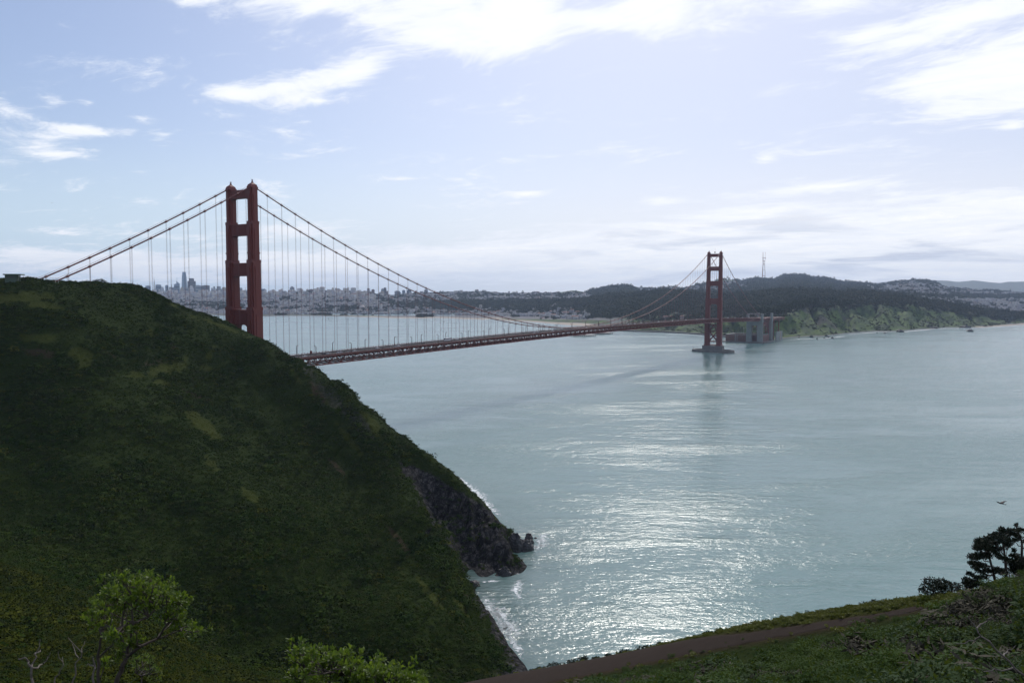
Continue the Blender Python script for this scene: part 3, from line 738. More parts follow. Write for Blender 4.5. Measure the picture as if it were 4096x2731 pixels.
for x in (1790, 1850): 
    for y in (-11, 11): mb.beam((x, y, -2), (x, y, 58), 2.2, 2.2)
    mb.beam((x, -11, 20), (x, 11, 60), 1, 1); mb.beam((x, 11, 20), (x, -11, 60), 1, 1)
mb.build('approach_viaduct', ORANGE, bridge)

# ------------------------------------------------------------------ land across the water: one sheet lofted shore > flats > forest > hills
LX = np.array([-700, 0, 500, 800, 1050, 1300, 1550, 1800, 1966, 2150, 2310, 2436, 2532, 2700, 2822, 2908, 2985, 3089, 3128, 3166, 3217, 3281, 3383, 3434, 3510, 3561, 3627, 3703, 3804, 3880, 3931, 3981, 4096, 4400, 4900], float)
SHY = np.interp(LX, [-700, 0, 500, 800, 1050, 1300, 1550, 1800, 1966, 2150, 2310, 2436, 2532, 2700, 2822, 2908, 2985, 3089, 3128, 3166, 3281, 3383, 3510, 3614, 3728, 3893, 3931, 4096, 4400, 4900],
                [1257, 1257, 1256, 1258, 1264, 1266, 1271, 1273, 1276, 1290, 1302, 1318, 1325, 1331, 1339, 1347, 1352, 1357, 1353, 1348, 1347, 1334, 1325, 1324, 1313, 1308, 1308, 1300, 1285, 1265])
lx = np.arange(-700, 4901, 8.0)
shy = np.interp(lx, LX, SHY)+2.2*(vnoise(lx/60, lx*0, 5)-.5)*2
d0 = dsea(lx, shy)
def L(xs_, ys_): return np.interp(lx, xs_, ys_)
BX = [-700, 500, 1050, 1550, 1800, 1966, 2150, 2310, 2436, 2480, 2532, 2700, 2822, 2908, 2985, 3060, 3089, 3128, 3217, 3281, 3434, 3561, 3627, 3703, 3804, 3880, 3981, 4096, 4400, 4900]
y1 = L(BX, [1245, 1245, 1250, 1256, 1256, 1256, 1258, 1268, 1276, 1272, 1268, 1268, 1270, 1273, 1274, 1275, 1276, 1268, 1232, 1225, 1219, 1210, 1216, 1233, 1246, 1254, 1267, 1272, 1262, 1250])
d1 = d0+L([-700, 500, 1050, 1550, 2150, 2310, 2436, 2480, 2532, 2700, 2908, 2985, 3060, 3128, 3217, 3434, 3804, 3981, 4096, 4900], [500, 500, 600, 700, 800, 560, 300, 280, 280, 300, 230, 200, 120, 200, 290, 330, 330, 330, 330, 500])
FX = [-700, 1000, 1300, 1550, 1800, 2000, 2200, 2344, 2429, 2600, 2643, 2765, 2825, 2889, 2978, 3058, 3115, 3204, 3281, 3291, 3319, 3378, 3398, 3485, 3536, 3600, 3652, 3703, 3766, 3855, 3905, 4032, 4096, 4400, 4900]
y2 = L(FX, [1216, 1218, 1216, 1214, 1212, 1208, 1203, 1196, 1181, 1169, 1161, 1167, 1174, 1177, 1175, 1169, 1161, 1159, 1161, 1166, 1163, 1170, 1165, 1166, 1178, 1188, 1199, 1206, 1212, 1229, 1237, 1250, 1255, 1252, 1240])
d2 = L([-700, 1800, 2200, 2600, 3058, 3281, 3485, 3600, 3766, 3905, 4096, 4900], [5300, 5100, 4700, 4000, 3700, 3600, 3500, 3400, 3400, 3500, 3700, 4200])
y2b = y2+L([-700, 1800, 2200, 2500, 3300, 3560, 3700, 4900], [-3, -3, 0, 22, 22, 10, 1, 1])
d2b = d2+L([-700, 1800, 2500, 3300, 3600, 4900], [200, 200, 420, 420, 500, 600])
HX = [-700, 500, 900, 1064, 1160, 1278, 1330, 1394, 1550, 1600, 1669, 1788, 1919, 1975, 2038, 2208, 2240, 2293, 2340, 2351, 2400, 2446, 2507, 2535, 2550, 2627, 2682, 2733, 2765, 2797, 2851, 2873, 2905, 2953, 2978, 3026, 3075, 3096, 3138, 3217, 3255, 3293, 3319, 3362, 3398, 3459, 3510, 3563, 3622, 3657, 3715, 3741, 3779, 3840, 3956, 4096, 4900]
y3 = L(HX, [1180, 1178, 1178, 1180, 1176, 1166, 1169, 1171, 1181, 1181, 1174, 1171, 1168, 1171, 1176, 1174, 1169, 1161, 1168, 1168, 1156, 1147, 1144, 1150, 1157, 1156, 1147, 1158, 1148, 1137, 1127, 1118, 1118, 1118, 1123, 1115, 1119, 1121, 1102, 1102, 1113, 1114, 1117, 1130, 1131, 1136, 1143, 1133, 1126, 1121, 1124, 1133, 1149, 1157, 1163, 1171, 1185])
d3 = L([-700, 1800, 2200, 2500, 2765, 2873, 3100, 3400, 3560, 3800, 4900], [6600, 6600, 6900, 6900, 7600, 8000, 8150, 8000, 7300, 7300, 7600])
def zof(px, py, d): return P(px, py, d)[..., 2]
lines = [(d0-60, np.full_like(lx, -9.0)), (d0, np.full_like(lx, -.2)), (d0+25, np.full_like(lx, 2.6)), (d1, zof(lx, y1, d1)), (d2, zof(lx, y2, d2)), (d2b, zof(lx, y2b, d2b)), (d3, zof(lx, y3, d3)), (d3+900, zof(lx, y3+70, d3+900)), (d3+2500, np.full_like(lx, -12.0))]
SEG = [2, 4, 16, 26, 8, 30, 6, 3]
rows = []; lev = []
for k, n in enumerate(SEG):
    for j in range(n):
        u = j/n
        ue = u if k not in (2,) else u
        rows.append((lines[k][0]*(1-u)+lines[k+1][0]*u, lines[k][1]*(1-ue)+lines[k+1][1]*ue)); lev.append(np.full_like(lx, k+u))
rows.append(lines[-1]); lev.append(np.full_like(lx, len(SEG)))
LD = np.array([r[0] for r in rows]); LZ = np.array([r[1] for r in rows]); LV = np.array(lev); LXX = np.broadcast_to(lx, LD.shape)
LP = P(LXX, pyat(LXX, LD, LZ), LD)
hx, hy_ = LP[..., 0], LP[..., 1]
bl = sstep(LV, 2.0, 2.4)*sstep(-LV, -3.2, -2.9)*sstep(LXX, 2440, 2560)
gull = np.abs(vnoise((LXX+LV*60)/64, LV*.9, 51)-.5)*2; gul2 = np.abs(vnoise((LXX+LV*60)/24, LV*1.3, 52)-.5)*2
LP[..., 2] += bl*(-22*(1-sstep(gull, 0, .5))-8*(1-sstep(gul2, 0, .5))+16*fbm(hx/90, hy_/90, 4, 61))
LP[..., 2] += sstep(LV, 3.2, 3.6)*sstep(-LV, -5.9, -5.0)*14*fbm(hx/220, hy_/220, 4, 62)
LPY = np.stack([1365.5-((LP-CAM)@U2)/((LP-CAM)@Fv)*FPX])[0]
# cover of that land: r = wood, g = meadow / bluff scrub, b = sand and bare ground; what is left is built-up ground
mid_noise = fbm(hx/260, hy_/260, 4, 71)
wood = np.zeros_like(LD)
wood = np.maximum(wood, sstep(LXX, 2240, 2420)*sstep(LV, 2.97, 3.05)*sstep(-LV, -5.4, -5.0)*sstep(-LXX, -3760, -3640))
wood = np.maximum(wood, sstep(LXX, 3500, 3640)*sstep(LV, 2.97, 3.04)*sstep(-LV, -4.3, -4.05))
wood = np.maximum(wood, sstep(LXX, 1560, 1760)*sstep(-LXX, -2500, -2400)*sstep(LV+mid_noise*1.2, 3.05, 3.4)*sstep(-(LV+mid_noise*.8), -5.15, -4.8))
wood = np.maximum(wood, sstep(LXX+mid_noise*140, 1830, 1860)*sstep(-LXX, -2060, -2000)*sstep(LV, 3.6, 3.9)*sstep(-LV, -6.6, -6.0)*sstep(-LPY, -1215, -1160)*.0)
wood = np.maximum(wood, sstep(LXX, 2345, 2356)*sstep(-LXX, -2560, -2535)*sstep(LV, 5.3, 5.7))
wood = np.maximum(wood, sstep(LXX+mid_noise*60, 2965, 2990)*sstep(-LXX, -3540, -3420)*sstep(LV, 5.2, 5.5))
wood = np.maximum(wood, sstep(LXX, 3600, 3640)*sstep(LPY, 1180, 1184)*sstep(-LPY, -1201, -1196)*sstep(LV, 5, 5.1))
wood = np.maximum(wood, sstep(LXX, 3655, 3665)*sstep(-LXX, -3780, -3745)*sstep(LV, 5.86, 5.9))
mead = sstep(LV, 1.35, 1.8)*sstep(-LV, -3.2, -2.9)*sstep(LXX, 2440, 2560)*sstep(-LXX, -4010, -3960)
mead = np.maximum(mead, bl)
mead = np.maximum(mead, sstep(LXX, 1955, 1975)*sstep(-LXX, -2450, -2430)*sstep(LPY, 1272+L([1966, 2436], [0, 8]), 1274+L([1966, 2436], [0, 8]))*sstep(-LPY, -(1281+L([1966, 2436], [0, 16])), -(1279+L([1966, 2436], [0, 16])))*sstep(-LV, -3.2, -3))
mead = np.maximum(mead, sstep(LXX, 2215, 2240)*sstep(-LXX, -2350, -2330)*sstep(LV, 5.6, 5.8))
mead = np.maximum(mead, sstep(LXX+mid_noise*60, 2775, 2800)*sstep(-LXX, -2985, -2960)*sstep(LV, 5.55, 5.8)*.8)
mead = np.maximum(mead, sstep(LXX, 700, 750)*sstep(-LXX, -1560, -1500)*sstep(LV, 2.0, 2.05)*sstep(-LV, -2.35, -2.2)*.8)
sand = sstep(LV, .9, 1.0)*sstep(-LV, -2.12, -2.0)*np.maximum(sstep(LXX, 3880, 3930), sstep(LXX, 1300, 1500)*sstep(-LXX, -2420, -2380))
sand = np.maximum(sand, sstep(LXX, 1930, 2010)*sstep(-LXX, -2420, -2360)*sstep(LV, 1, 1.1)*sstep(-LV, -2.28, -2.2)*(1-mead))
LCOV = np.stack([wood, mead, sand, np.ones_like(wood)], -1)
m, t, b = newmat('far_land')
g = N(t, 'ShaderNodeNewGeometry'); va = N(t, 'ShaderNodeVertexColor', layer_name='cover'); sp = N(t, 'ShaderNodeSeparateColor', i_0=va.outputs['Color'])
na = N(t, 'ShaderNodeTexNoise', i_Vector=g.outputs['Position'], i_Scale=.02, i_Detail=8.0, i_Roughness=.65).outputs[0]
nb = N(t, 'ShaderNodeTexNoise', i_Vector=g.outputs['Position'], i_Scale=.008, i_Detail=6.0).outputs[0]
mpv = N(t, 'ShaderNodeMapping'); t.links.new(g.outputs['Position'], mpv.inputs[0]); mpv.inputs['Scale'].default_value = (.012, .03, .02); mpv.inputs['Rotation'].default_value = (0, 0, .5)
ns = N(t, 'ShaderNodeTexNoise', i_Vector=mpv.outputs[0], i_Scale=1, i_Detail=8.0, i_Roughness=.65, i_Distortion=.8).outputs[0]
urb = MIX(t, na, (.07, .068, .07), (.20, .19, .19))
wod = MIX(t, na, (.012, .018, .011), (.03, .036, .018))
med = MIX(t, SS(t, ns, .36, .62), (.014, .032, .010), (.062, .105, .016))
med = MIX(t, SS(t, nb, .56, .70), med, (.034, .032, .030))
snd = MIX(t, na, (.34, .28, .22), (.46, .40, .32))
c = MIX(t, sp.outputs[0], urb, wod); c = MIX(t, sp.outputs[1], c, med); c = MIX(t, sp.outputs[2], c, snd)
t.links.new(c, b.inputs['Base Color']); b.inputs['Roughness'].default_value = .9; b.inputs['Specular IOR Level'].default_value = .2
FARLAND = m
tag(grid_mesh('terrain', LP, FARLAND, LCOV), 'city and wooded hills across the strait', kind='structure')
def landz(px, d):
    px = np.atleast_1d(np.asarray(px, float)); d = np.atleast_1d(np.asarray(d, float)); out = np.zeros(len(px))
    for i in range(len(px)):
        c_ = int(np.clip(round((px[i]+700)/8), 0, len(lx)-1)); out[i] = np.interp(d[i], LD[:, c_], LP[:, c_, 2])
    return out
# the blue range far beyond
mx_ = np.array([3300, 3459, 3510, 3600, 3720, 3780, 3840, 3890, 3930, 4002, 4035, 4096, 4300, 4700, 5200]); my_ = np.array([1150, 1133, 1131, 1128, 1120, 1123, 1127, 1121, 1126, 1132, 1127, 1126, 1118, 1124, 1140])
fx = np.arange(3300, 5200, 6.0); fy = np.interp(fx, mx_, my_)+2.0*(vnoise(fx/26, fx*0, 4)-.5)
VR = [P(fx, pyat(fx, np.full_like(fx, 12500.0), np.full_like(fx, -5.0)), np.full_like(fx, 12500.0))]
for u in np.linspace(.15, 1, 10):
    dd = 12500+2500*u+500*fbm(fx/60, fx*0+u*2, 3, 8)*(u < .99); zz = zof(fx, fy, np.full_like(fx, 15000.0))
    VR.append(P(fx, pyat(fx, dd, zz*(u**.8)), dd))
VR.append(P(fx, pyat(fx, np.full_like(fx, 16500.0), np.full_like(fx, -5.0)), np.full_like(fx, 16500.0)))
tag(grid_mesh('hills', np.array(VR), plain('far_hill_ground', (.05, .06, .035), .9, .4, .001)), 'blue hazy range far behind the coastal suburb', kind='structure')


# ------------------------------------------------------------------ plants: prototypes and scattering
def leaf_clump(name, mat, n, rad, squash, lsize, seed, up=.5, inner=.55, elong=1.0, cup=0.0, stems=None):
    """a shrub of n small leaf faces spread through a dome"""
    r = np.random.default_rng(seed); V = []; F = []
    lobes = r.normal(size=(7, 3))*.38; lobes[:, 2] = np.abs(lobes[:, 2])*.8
    for i in range(n):
        l = lobes[r.integers(7)]
        v = r.normal(size=3); v /= np.linalg.norm(v); v[2] = abs(v[2])*.9-.08
        p = (l+v*(inner+(1-inner)*r.random())*.72)*rad; p[2] *= squash; p[2] = max(p[2], -.1*rad)
        nrm = v*.7+np.array([0, 0, up])+r.normal(size=3)*.45; nrm /= np.linalg.norm(nrm)
        a = np.cross(nrm, r.normal(size=3)); a /= np.linalg.norm(a)+1e-9; b_ = np.cross(nrm, a)
        s_ = lsize*(.6+.8*r.random()); o = len(V)
        V += [p-a*s_*elong-b_*s_*.25, p-a*s_*.1-b_*s_*.62+nrm*cup*s_, p+a*s_*elong, p+a*s_*.0+b_*s_*.62+nrm*cup*s_]
        F.append((o, o+1, o+2, o+3))
    mb = MB(); mb.v = [tuple(map(float, v)) for v in V]; mb.f = F; mb.m = [0]*len(F)
    me = bpy.data.meshes.new(name); me.from_pydata(mb.v, [], mb.f); me.materials.append(mat)
    return bpy.data.objects.new(name, me)
def proto_collection(name, objs):
    c = bpy.data.collections.new(name)
    for o in objs: c.objects.link(o)
    return c
def scatter(name, pos, scl, rot, pid, coll, label):
    """one uncountable mass: many plants set out on points"""
    me = bpy.data.meshes.new(name); me.vertices.add(len(pos)); me.vertices.foreach_set('co', np.asarray(pos, np.float32).reshape(-1))
    for nm, ty, data in (('rot', 'FLOAT_VECTOR', rot), ('scl', 'FLOAT_VECTOR', scl), ('pid', 'INT', pid)):
        at = me.attributes.new(nm, ty, 'POINT')
        at.data.foreach_set('vector' if ty == 'FLOAT_VECTOR' else 'value', np.asarray(data, np.int32 if ty == 'INT' else np.float32).reshape(-1))
    o = bpy.data.objects.new(name, me); COL.objects.link(o)
    tr = bpy.data.node_groups.new(name+'_nodes', 'GeometryNodeTree')
    tr.interface.new_socket('Geometry', in_out='INPUT', socket_type='NodeSocketGeometry'); tr.interface.new_socket('Geometry', in_out='OUTPUT', socket_type='NodeSocketGeometry')
    gi = tr.nodes.new('NodeGroupInput'); go = tr.nodes.new('NodeGroupOutput')
    ci = tr.nodes.new('GeometryNodeCollectionInfo'); ci.inputs['Collection'].default_value = coll; ci.inputs['Separate Children'].default_value = True; ci.inputs['Reset Children'].default_value = True
    ip = tr.nodes.new('GeometryNodeInstanceOnPoints'); ip.inputs['Pick Instance'].default_value = True
    def na(nm, ty):
        q = tr.nodes.new('GeometryNodeInputNamedAttribute'); q.data_type = ty; q.inputs['Name'].default_value = nm
        return [s_ for s_ in q.outputs if s_.enabled and s_.name == 'Attribute'][0]
    tr.links.new(gi.outputs[0], ip.inputs['Points']); tr.links.new(ci.outputs[0], ip.inputs['Instance'])
    tr.links.new(na('pid', 'INT'), ip.inputs['Instance Index']); tr.links.new(na('rot', 'FLOAT_VECTOR'), ip.inputs['Rotation']); tr.links.new(na('scl', 'FLOAT_VECTOR'), ip.inputs['Scale'])
    tr.links.new(ip.outputs[0], go.inputs[0])
    md = o.modifiers.new('plants', 'NODES'); md.node_group = tr
    return tag(o, label, kind='stuff')
def rotscale(n, smin, smax, flat=(.8, 1.1), tilt=.12):
    rot = np.stack([rng.normal(size=n)*tilt, rng.normal(size=n)*tilt, rng.random(n)*6.283], 1)
    s_ = smin+(smax-smin)*rng.random(n)**1.6
    return rot, np.stack([s_, s_, s_*(flat[0]+(flat[1]-flat[0])*rng.random(n))], 1)

SCRUB_G = foliage('scrub_green', (.010, .028, .0015), (.030, .048, .003), rough=.8, patch=.035, spec=.04)
SCRUB_B = foliage('scrub_grey', (.012, .024, .003), (.034, .043, .008), rough=.8, patch=.05, spec=.04)
SCRUB_Y = foliage('scrub_olive', (.032, .046, .002), (.058, .064, .005), rough=.8, patch=.05, spec=.04)
hill_pro = proto_collection('headland_scrub_kinds', [leaf_clump('scrub_a', SCRUB_G, 90, 1.0, .8, .20, 1), leaf_clump('scrub_b', SCRUB_B, 90, 1.0, .75, .19, 2), leaf_clump('scrub_c', SCRUB_G, 80, 1.0, .9, .21, 3), leaf_clump('scrub_d', SCRUB_Y, 70, 1.0, .6, .2, 4)])
# horizon of the ground along each bearing, to leave out what no one standing here could see
run = np.minimum.accumulate(TPY, axis=0)
seen = (TPY <= run+90)
cell = np.linalg.norm(np.cross(np.diff(TG, axis=0)[:, :-1], np.diff(TG, axis=1)[:-1]), axis=-1)
def spread(mask, density):
    w_ = cell*mask[:-1, :-1]*density[:-1, :-1]
    cnt = rng.poisson(w_)
    ii, jj = np.nonzero(cnt); rep = np.repeat(np.arange(len(ii)), cnt[ii, jj]); ii = ii[rep]; jj = jj[rep]
    u = rng.random(len(ii))[:, None]; v = rng.random(len(ii))[:, None]
    p = (TG[ii, jj]*(1-u)+TG[ii+1, jj]*u)*(1-v)+(TG[ii, jj+1]*(1-u)+TG[ii+1, jj+1]*u)*v
    return p, ii, jj
inview = (GX > -420)*(GX < 4500)
open_ = np.clip(1-1.0*grass-.97*rockm-.95*np.maximum(earth, pathm), 0.0, 1)
hillmask = seen*inview*((GD > 150)+(GD > 55)*(GX < 1500) > 0)*(Z_ > 1.0)
dens_ = .62*open_+.05
dens_ = dens_*(.75+.9*sstep(fbm(X_/25, Y_/25, 3, 91), -.2, .2))
dens_ = dens_*np.clip((GD/330.0)**-1.0, .6, 2.4)
p_, ii, jj = spread(hillmask, dens_)
n_s = len(p_); rot, scl = rotscale(n_s, .45, 1.6)
scl *= (.65+.95*sstep(fbm(p_[:, 0]/16, p_[:, 1]/16, 4, 17), -.12, .2))[:, None]
scl *= np.where((rng.random(n_s) < .06)*(grass[ii, jj] < .2), 1.6, 1.0)[:, None]
scl *= np.where(grass[ii, jj] > .4, .5, 1.0)[:, None]
fold = ((GD[ii, jj] < 245)*(GX[ii, jj] < 1300))+0.0; pid = rng.choice(4, n_s, p=[.42, .26, .26, .06]); pid = np.where((fold > 0)*(rng.random(n_s) < .8), rng.choice([1, 3, 3], n_s), pid); scl *= np.where(fold > 0, .8, 1.0)[:, None]; pid = np.where(grass[ii, jj]+.4*(rng.random(n_s)-.5) > .45, 3, pid)
p_[:, 2] -= .10*scl[:, 2]
scatter('headland_scrub', p_, scl, rot, pid, hill_pro, 'low dark coastal scrub matting the headland slopes')
print('scrub', n_s)
# closer scrub on the slope below the camera, finer leaves
near_pro = proto_collection('near_scrub_kinds', [leaf_clump('near_a', foliage('sage_green', (.017, .040, .013), (.038, .066, .020), rough=.7, patch=.3, spec=.08, trans=.15), 900, 1.0, .75, .060, 11, elong=1.6), leaf_clump('near_b', foliage('coyote_green', (.018, .046, .007), (.040, .075, .012), rough=.7, patch=.3, spec=.08, trans=.15), 900, 1.0, .8, .055, 12, elong=1.3),
                      leaf_clump('near_c', foliage('dry_brush', (.050, .045, .030), (.075, .066, .048), rough=.8, patch=.3, spec=.1), 360, 1.0, .65, .06, 13, elong=2.4), leaf_clump('near_d', foliage('grass_green', (.07, .085, .014), (.13, .13, .028), rough=.7, patch=.3, trans=.2), 260, 1.0, .5, .11, 14, elong=2.2, up=-.1)])
edge_d = np.interp(GX, [q[0] for q in EDGE], [q[2] for q in EDGE]); pin_d = np.interp(GX, [q[0] for q in PIN], [q[2] for q in PIN])
nearmask = inview*(GD < 150)*(GD > 4.5)*(GX > 1500)*(1-pathm)*((GD < pin_d+.3)+(GX < 1700)+(GX > 3900)*(GD < edge_d))*seen
dn = 1.15*np.ones_like(GD)*np.clip((GD/40.0)**-.8, np.where(GX < 1500, .75, .3), 2.2)
p_, ii, jj = spread((nearmask > 0)*1.0, dn*1.05)
n_s = len(p_); rot, scl = rotscale(n_s, .36, 1.1)
scl *= np.where(GX[ii, jj] > 1700, np.clip(.24+.06*(pin_d[ii, jj]-GD[ii, jj]), .24, 1), 1)[:, None]
scl *= np.clip((GD[ii, jj]/45.0)**.45, .55, 1.2)[:, None]
scl *= np.where(GX[ii, jj] < 1500, 1.35, 1.0)[:, None]
patchn = fbm(p_[:, 0]/5, p_[:, 1]/5, 3, 15)
pid = np.where(patchn+rng.normal(size=n_s)*.09 > .05, 0, 1); pid = np.where(rng.random(n_s) < .06+.5*sstep(fbm(p_[:, 0]/7, p_[:, 1]/7, 3, 19), .10, .22), 2, pid)
scl *= (.6+.9*sstep(fbm(p_[:, 0]/2.6, p_[:, 1]/2.6, 3, 18), -.15, .2))[:, None]
pid = np.where((GX[ii, jj] > 1700)*(pin_d[ii, jj]-GD[ii, jj] < 1.6)*(rng.random(n_s) < .5), 3, pid)
p_[:, 2] -= .12*scl[:, 2]
scatter('near_scrub', p_, scl, rot, pid, near_pro, 'grey green sage scrub covering the near slope below the trail')
print('near scrub', n_s)
# grass verge along the trail
vm = (GX > 1850)*(GX < 4300)*(GD < 110)*(edge_d-GD > -.6)*(edge_d-GD < 4.2)*(1-pathm)
vm = np.maximum(vm, (GX > 3880)*(GX < 4300)*(edge_d-GD > -.5)*(edge_d-GD < 5))
p_, ii, jj = spread((vm > .3)*1.0, np.full_like(GD, 11.0)); n_s = len(p_); rot, scl = rotscale(n_s, .12, .30)
scatter('grass', p_, scl, rot, np.full(n_s, 3), near_pro, 'yellow green grass on the verge of the trail')
print('verge', n_s)

# ------------------------------------------------------------------ woods, town and buildings across the water
WOOD_A = foliage('wood_green', (.012, .022, .007), (.034, .042, .012), rough=.8, patch=.004, spec=.1)
WOOD_B = foliage('wood_olive', (.022, .028, .008), (.054, .054, .018), rough=.8, patch=.004, spec=.1)
wood_pro = proto_collection('wood_kinds', [leaf_clump('wood_a', WOOD_A, 70, 1.0, 1.0, .3, 21), leaf_clump('wood_b', WOOD_B, 70, 1.0, .85, .3, 22), leaf_clump('wood_c', WOOD_A, 60, 1.0, 1.5, .28, 23), leaf_clump('wood_d', WOOD_B, 60, .9, 1.2, .3, 24)])
lcell = np.linalg.norm(np.cross(np.diff(LP, axis=0)[:, :-1], np.diff(LP, axis=1)[:-1]), axis=-1)
lrun = np.minimum.accumulate(LPY, axis=0); lseen = (LPY <= lrun+14)*(LXX > -150)*(LXX < 4300)*(LD > 1500)
def lspread(dens):
    cnt = rng.poisson(lcell*np.clip(dens*lseen, 0, 1)[:-1, :-1]); ii, jj = np.nonzero(cnt); rep = np.repeat(np.arange(len(ii)), cnt[ii, jj]); ii = ii[rep]; jj = jj[rep]
    u = rng.random(len(ii))[:, None]; v = rng.random(len(ii))[:, None]
    return (LP[ii, jj]*(1-u)+LP[ii+1, jj]*u)*(1-v)+(LP[ii, jj+1]*(1-u)+LP[ii+1, jj+1]*u)*v, ii, jj
scat = fbm(hx/130, hy_/130, 4, 81)
wd = wood*(1-mead)*.0040*np.clip((LD/4000.0)**-1.2, .3, 1.6)
# belts of trees by the marina, on the bluff top and among the houses
belt = np.zeros_like(LD); fine_ = fbm(hx/45, hy_/45, 4, 83)
for x0, x1, a, b_ in ((1236, 1322, 1238, 1262), (1345, 1385, 1236, 1262), (1395, 1520, 1246, 1260), (1440, 1490, 1236, 1262), (770, 850, 1238, 1246), (1095, 1145, 1252, 1262), (1660, 1730, 1250, 1271), (1560, 1640, 1222, 1245), (1700, 1790, 1226, 1240), (2040, 2075, 1246, 1270), (2125, 2170, 1238, 1268), (2160, 2380, 1255, 1278), (2040, 2560, 1232, 1252), (1930, 2060, 1238, 1250)):
    belt = np.maximum(belt, sstep(LXX, x0, x0+10)*sstep(-LXX, -x1, -x1+10)*sstep(LPY, a, a+2)*sstep(-LPY, -b_, -b_+2)*sstep(fine_, -.10, .06))
belt = np.maximum(belt, sstep(LXX, 2470, 2560)*sstep(-LXX, -3150, -3090)*sstep(LV, 2.75, 2.95)*sstep(-LV, -3.1, -3.0)*.8)
belt = np.maximum(belt, sstep(LXX, 3120, 3220)*sstep(LV, 2.9, 3.0)*sstep(-LV, -3.15, -3.05)*sstep(scat, -.05, .05))
wd = np.maximum(wd, belt*.006)
wd = np.maximum(wd, (1-mead)*(1-sand)*sstep(LV, 2.9, 3.0)*sstep(scat, .04, .10)*.0020)
p_, ii, jj = lspread(wd); n_s = len(p_); rot, scl = rotscale(n_s, 7, 14, (.8, 1.25))
grow = np.clip((LD[ii, jj]/4000.0)**.6, .75, 1.7); grow *= np.where((LV[ii, jj] < 2.9), .6, 1.0); scl *= grow[:, None]
p_[:, 2] -= .1*scl[:, 2]
fine_ = fbm(hx/34, hy_/34, 4, 83)
pb, ib, jb = lspread(mead*(LXX > 2500)*(LV < 3)*(.0010+.011*sstep(fine_+.6*scat, .0, .12))); nb_ = len(pb); rb, sb = rotscale(nb_, 1.6, 4.6, (.6, .9))
pb[:, 2] -= .1*sb[:, 2]; p_ = np.concatenate([p_, pb]); rot = np.concatenate([rot, rb]); scl = np.concatenate([scl, sb]); n_s = len(p_)
scatter('woodland', p_, scl, rot, rng.choice(4, n_s, p=[.35, .3, .2, .15]), wood_pro, 'dark eucalyptus and cypress woods on the far hills')
print('woods', n_s)
# town: pale blocks. The three hundred that show largest are things, the rest one mass
PALE = []
for i, c_ in enumerate([(.50, .48, .46), (.58, .55, .50), (.40, .40, .43), (.46, .42, .38), (.34, .33, .35), (.62, .61, .60), (.42, .35, .31)]): PALE.append(plain('stucco_%s' % 'abcdefg'[i], c_, .85, .15, .02))
ROOF = plain('flat_roof', (.26, .25, .26), .9, .25, .03); TILE = plain('tile_roof', (.22, .10, .07), .85, .25, .05); GLASS = plain('window_glass', (.05, .055, .065), .25, .2, .05)
def house_mesh(mb, c, sx, sy, h, rz, mi, gable=False, roofm=7):
    mb.box((c[0], c[1], c[2]+h/2-2), (sx, sy, h+4), mi, rz)
    if gable:
        ca, sa = math.cos(rz), math.sin(rz); e = .6
        def w_(x, y, z): return (c[0]+x*ca-y*sa, c[1]+x*sa+y*ca, c[2]+z)
        a, b_ = sx/2+e, sy/2+e; rh = min(sx, sy)*.28
        mb.add([w_(-a, -b_, h), w_(a, -b_, h), w_(a, b_, h), w_(-a, b_, h), w_(-a*.75, 0, h+rh), w_(a*.75, 0, h+rh)], [(0, 1, 5, 4), (2, 3, 4, 5), (1, 2, 5), (3, 0, 4), (3, 2, 1, 0)], roofm)
    else:
        mb.box((c[0], c[1], c[2]+h+.3), (sx*.92, sy*.92, .7), roofm, rz)
        ca, sa = math.cos(rz), math.sin(rz)
        mb.box((c[0]+sx*.2*ca, c[1]+sx*.2*sa, c[2]+h+1.4), (sx*.25, sy*.3, 2.4), mi, rz)
    # window bands on the four walls
    nb = max(1, int(h//3.4))
    for k in range(min(nb, 6)):
        z = c[2]+h*(k+.55)/nb
        mb.box((c[0], c[1], z), (sx+.16, sy*.72, h/nb*.36), 8, rz); mb.box((c[0], c[1], z), (sx*.72, sy+.16, h/nb*.36), 8, rz)
town = (1-wood)*(1-mead)*(1-sand)*sstep(LV, 2.55, 2.62)*sstep(-LV, -6.2, -5.9)
town = town*np.maximum(np.maximum(sstep(-LXX, -2380, -2300), sstep(LXX, 3440, 3560)*sstep(LV, 4.9, 5.1)), sstep(LXX, 2560, 2600)*sstep(LV, 5.4, 5.5)*sstep(-LV, -5.9, -5.75)*.5)
town = np.maximum(town, sstep(LXX, 650, 700)*sstep(-LXX, -1330, -1250)*sstep(LV, 2.3, 2.4)*sstep(-LV, -2.7, -2.6))
# streets running straight up the slopes
ga = .30
gu = hx*math.cos(ga)+hy_*math.sin(ga); gv = -hx*math.sin(ga)+hy_*math.cos(ga)
p_, ii, jj = lspread(town*(1-.8*sstep(scat, .02, .09))*.0021*np.clip((LD/5200.0)**-.5, .6, 1.4))
u_ = p_[:, 0]*math.cos(ga)+p_[:, 1]*math.sin(ga); v_ = -p_[:, 0]*math.sin(ga)+p_[:, 1]*math.cos(ga)
keep = ((u_/150) % 1 > .14)*((v_/95) % 1 > .18)
p_ = p_[keep]; ii = ii[keep]; jj = jj[keep]
n_s = len(p_); print('town', n_s)
hill_hi = sstep(LV[ii, jj], 4.6, 5.6)*(LXX[ii, jj] < 1500)
hh = 6+5*rng.random(n_s)+hill_hi*rng.random(n_s)**3*38+(rng.random(n_s) < .03)*14
wx_ = 12+14*rng.random(n_s)**1.5+(rng.random(n_s) < .05)*18; wy_ = 10+10*rng.random(n_s)
mi_ = rng.choice(7, n_s, p=[.22, .18, .16, .13, .1, .13, .08])
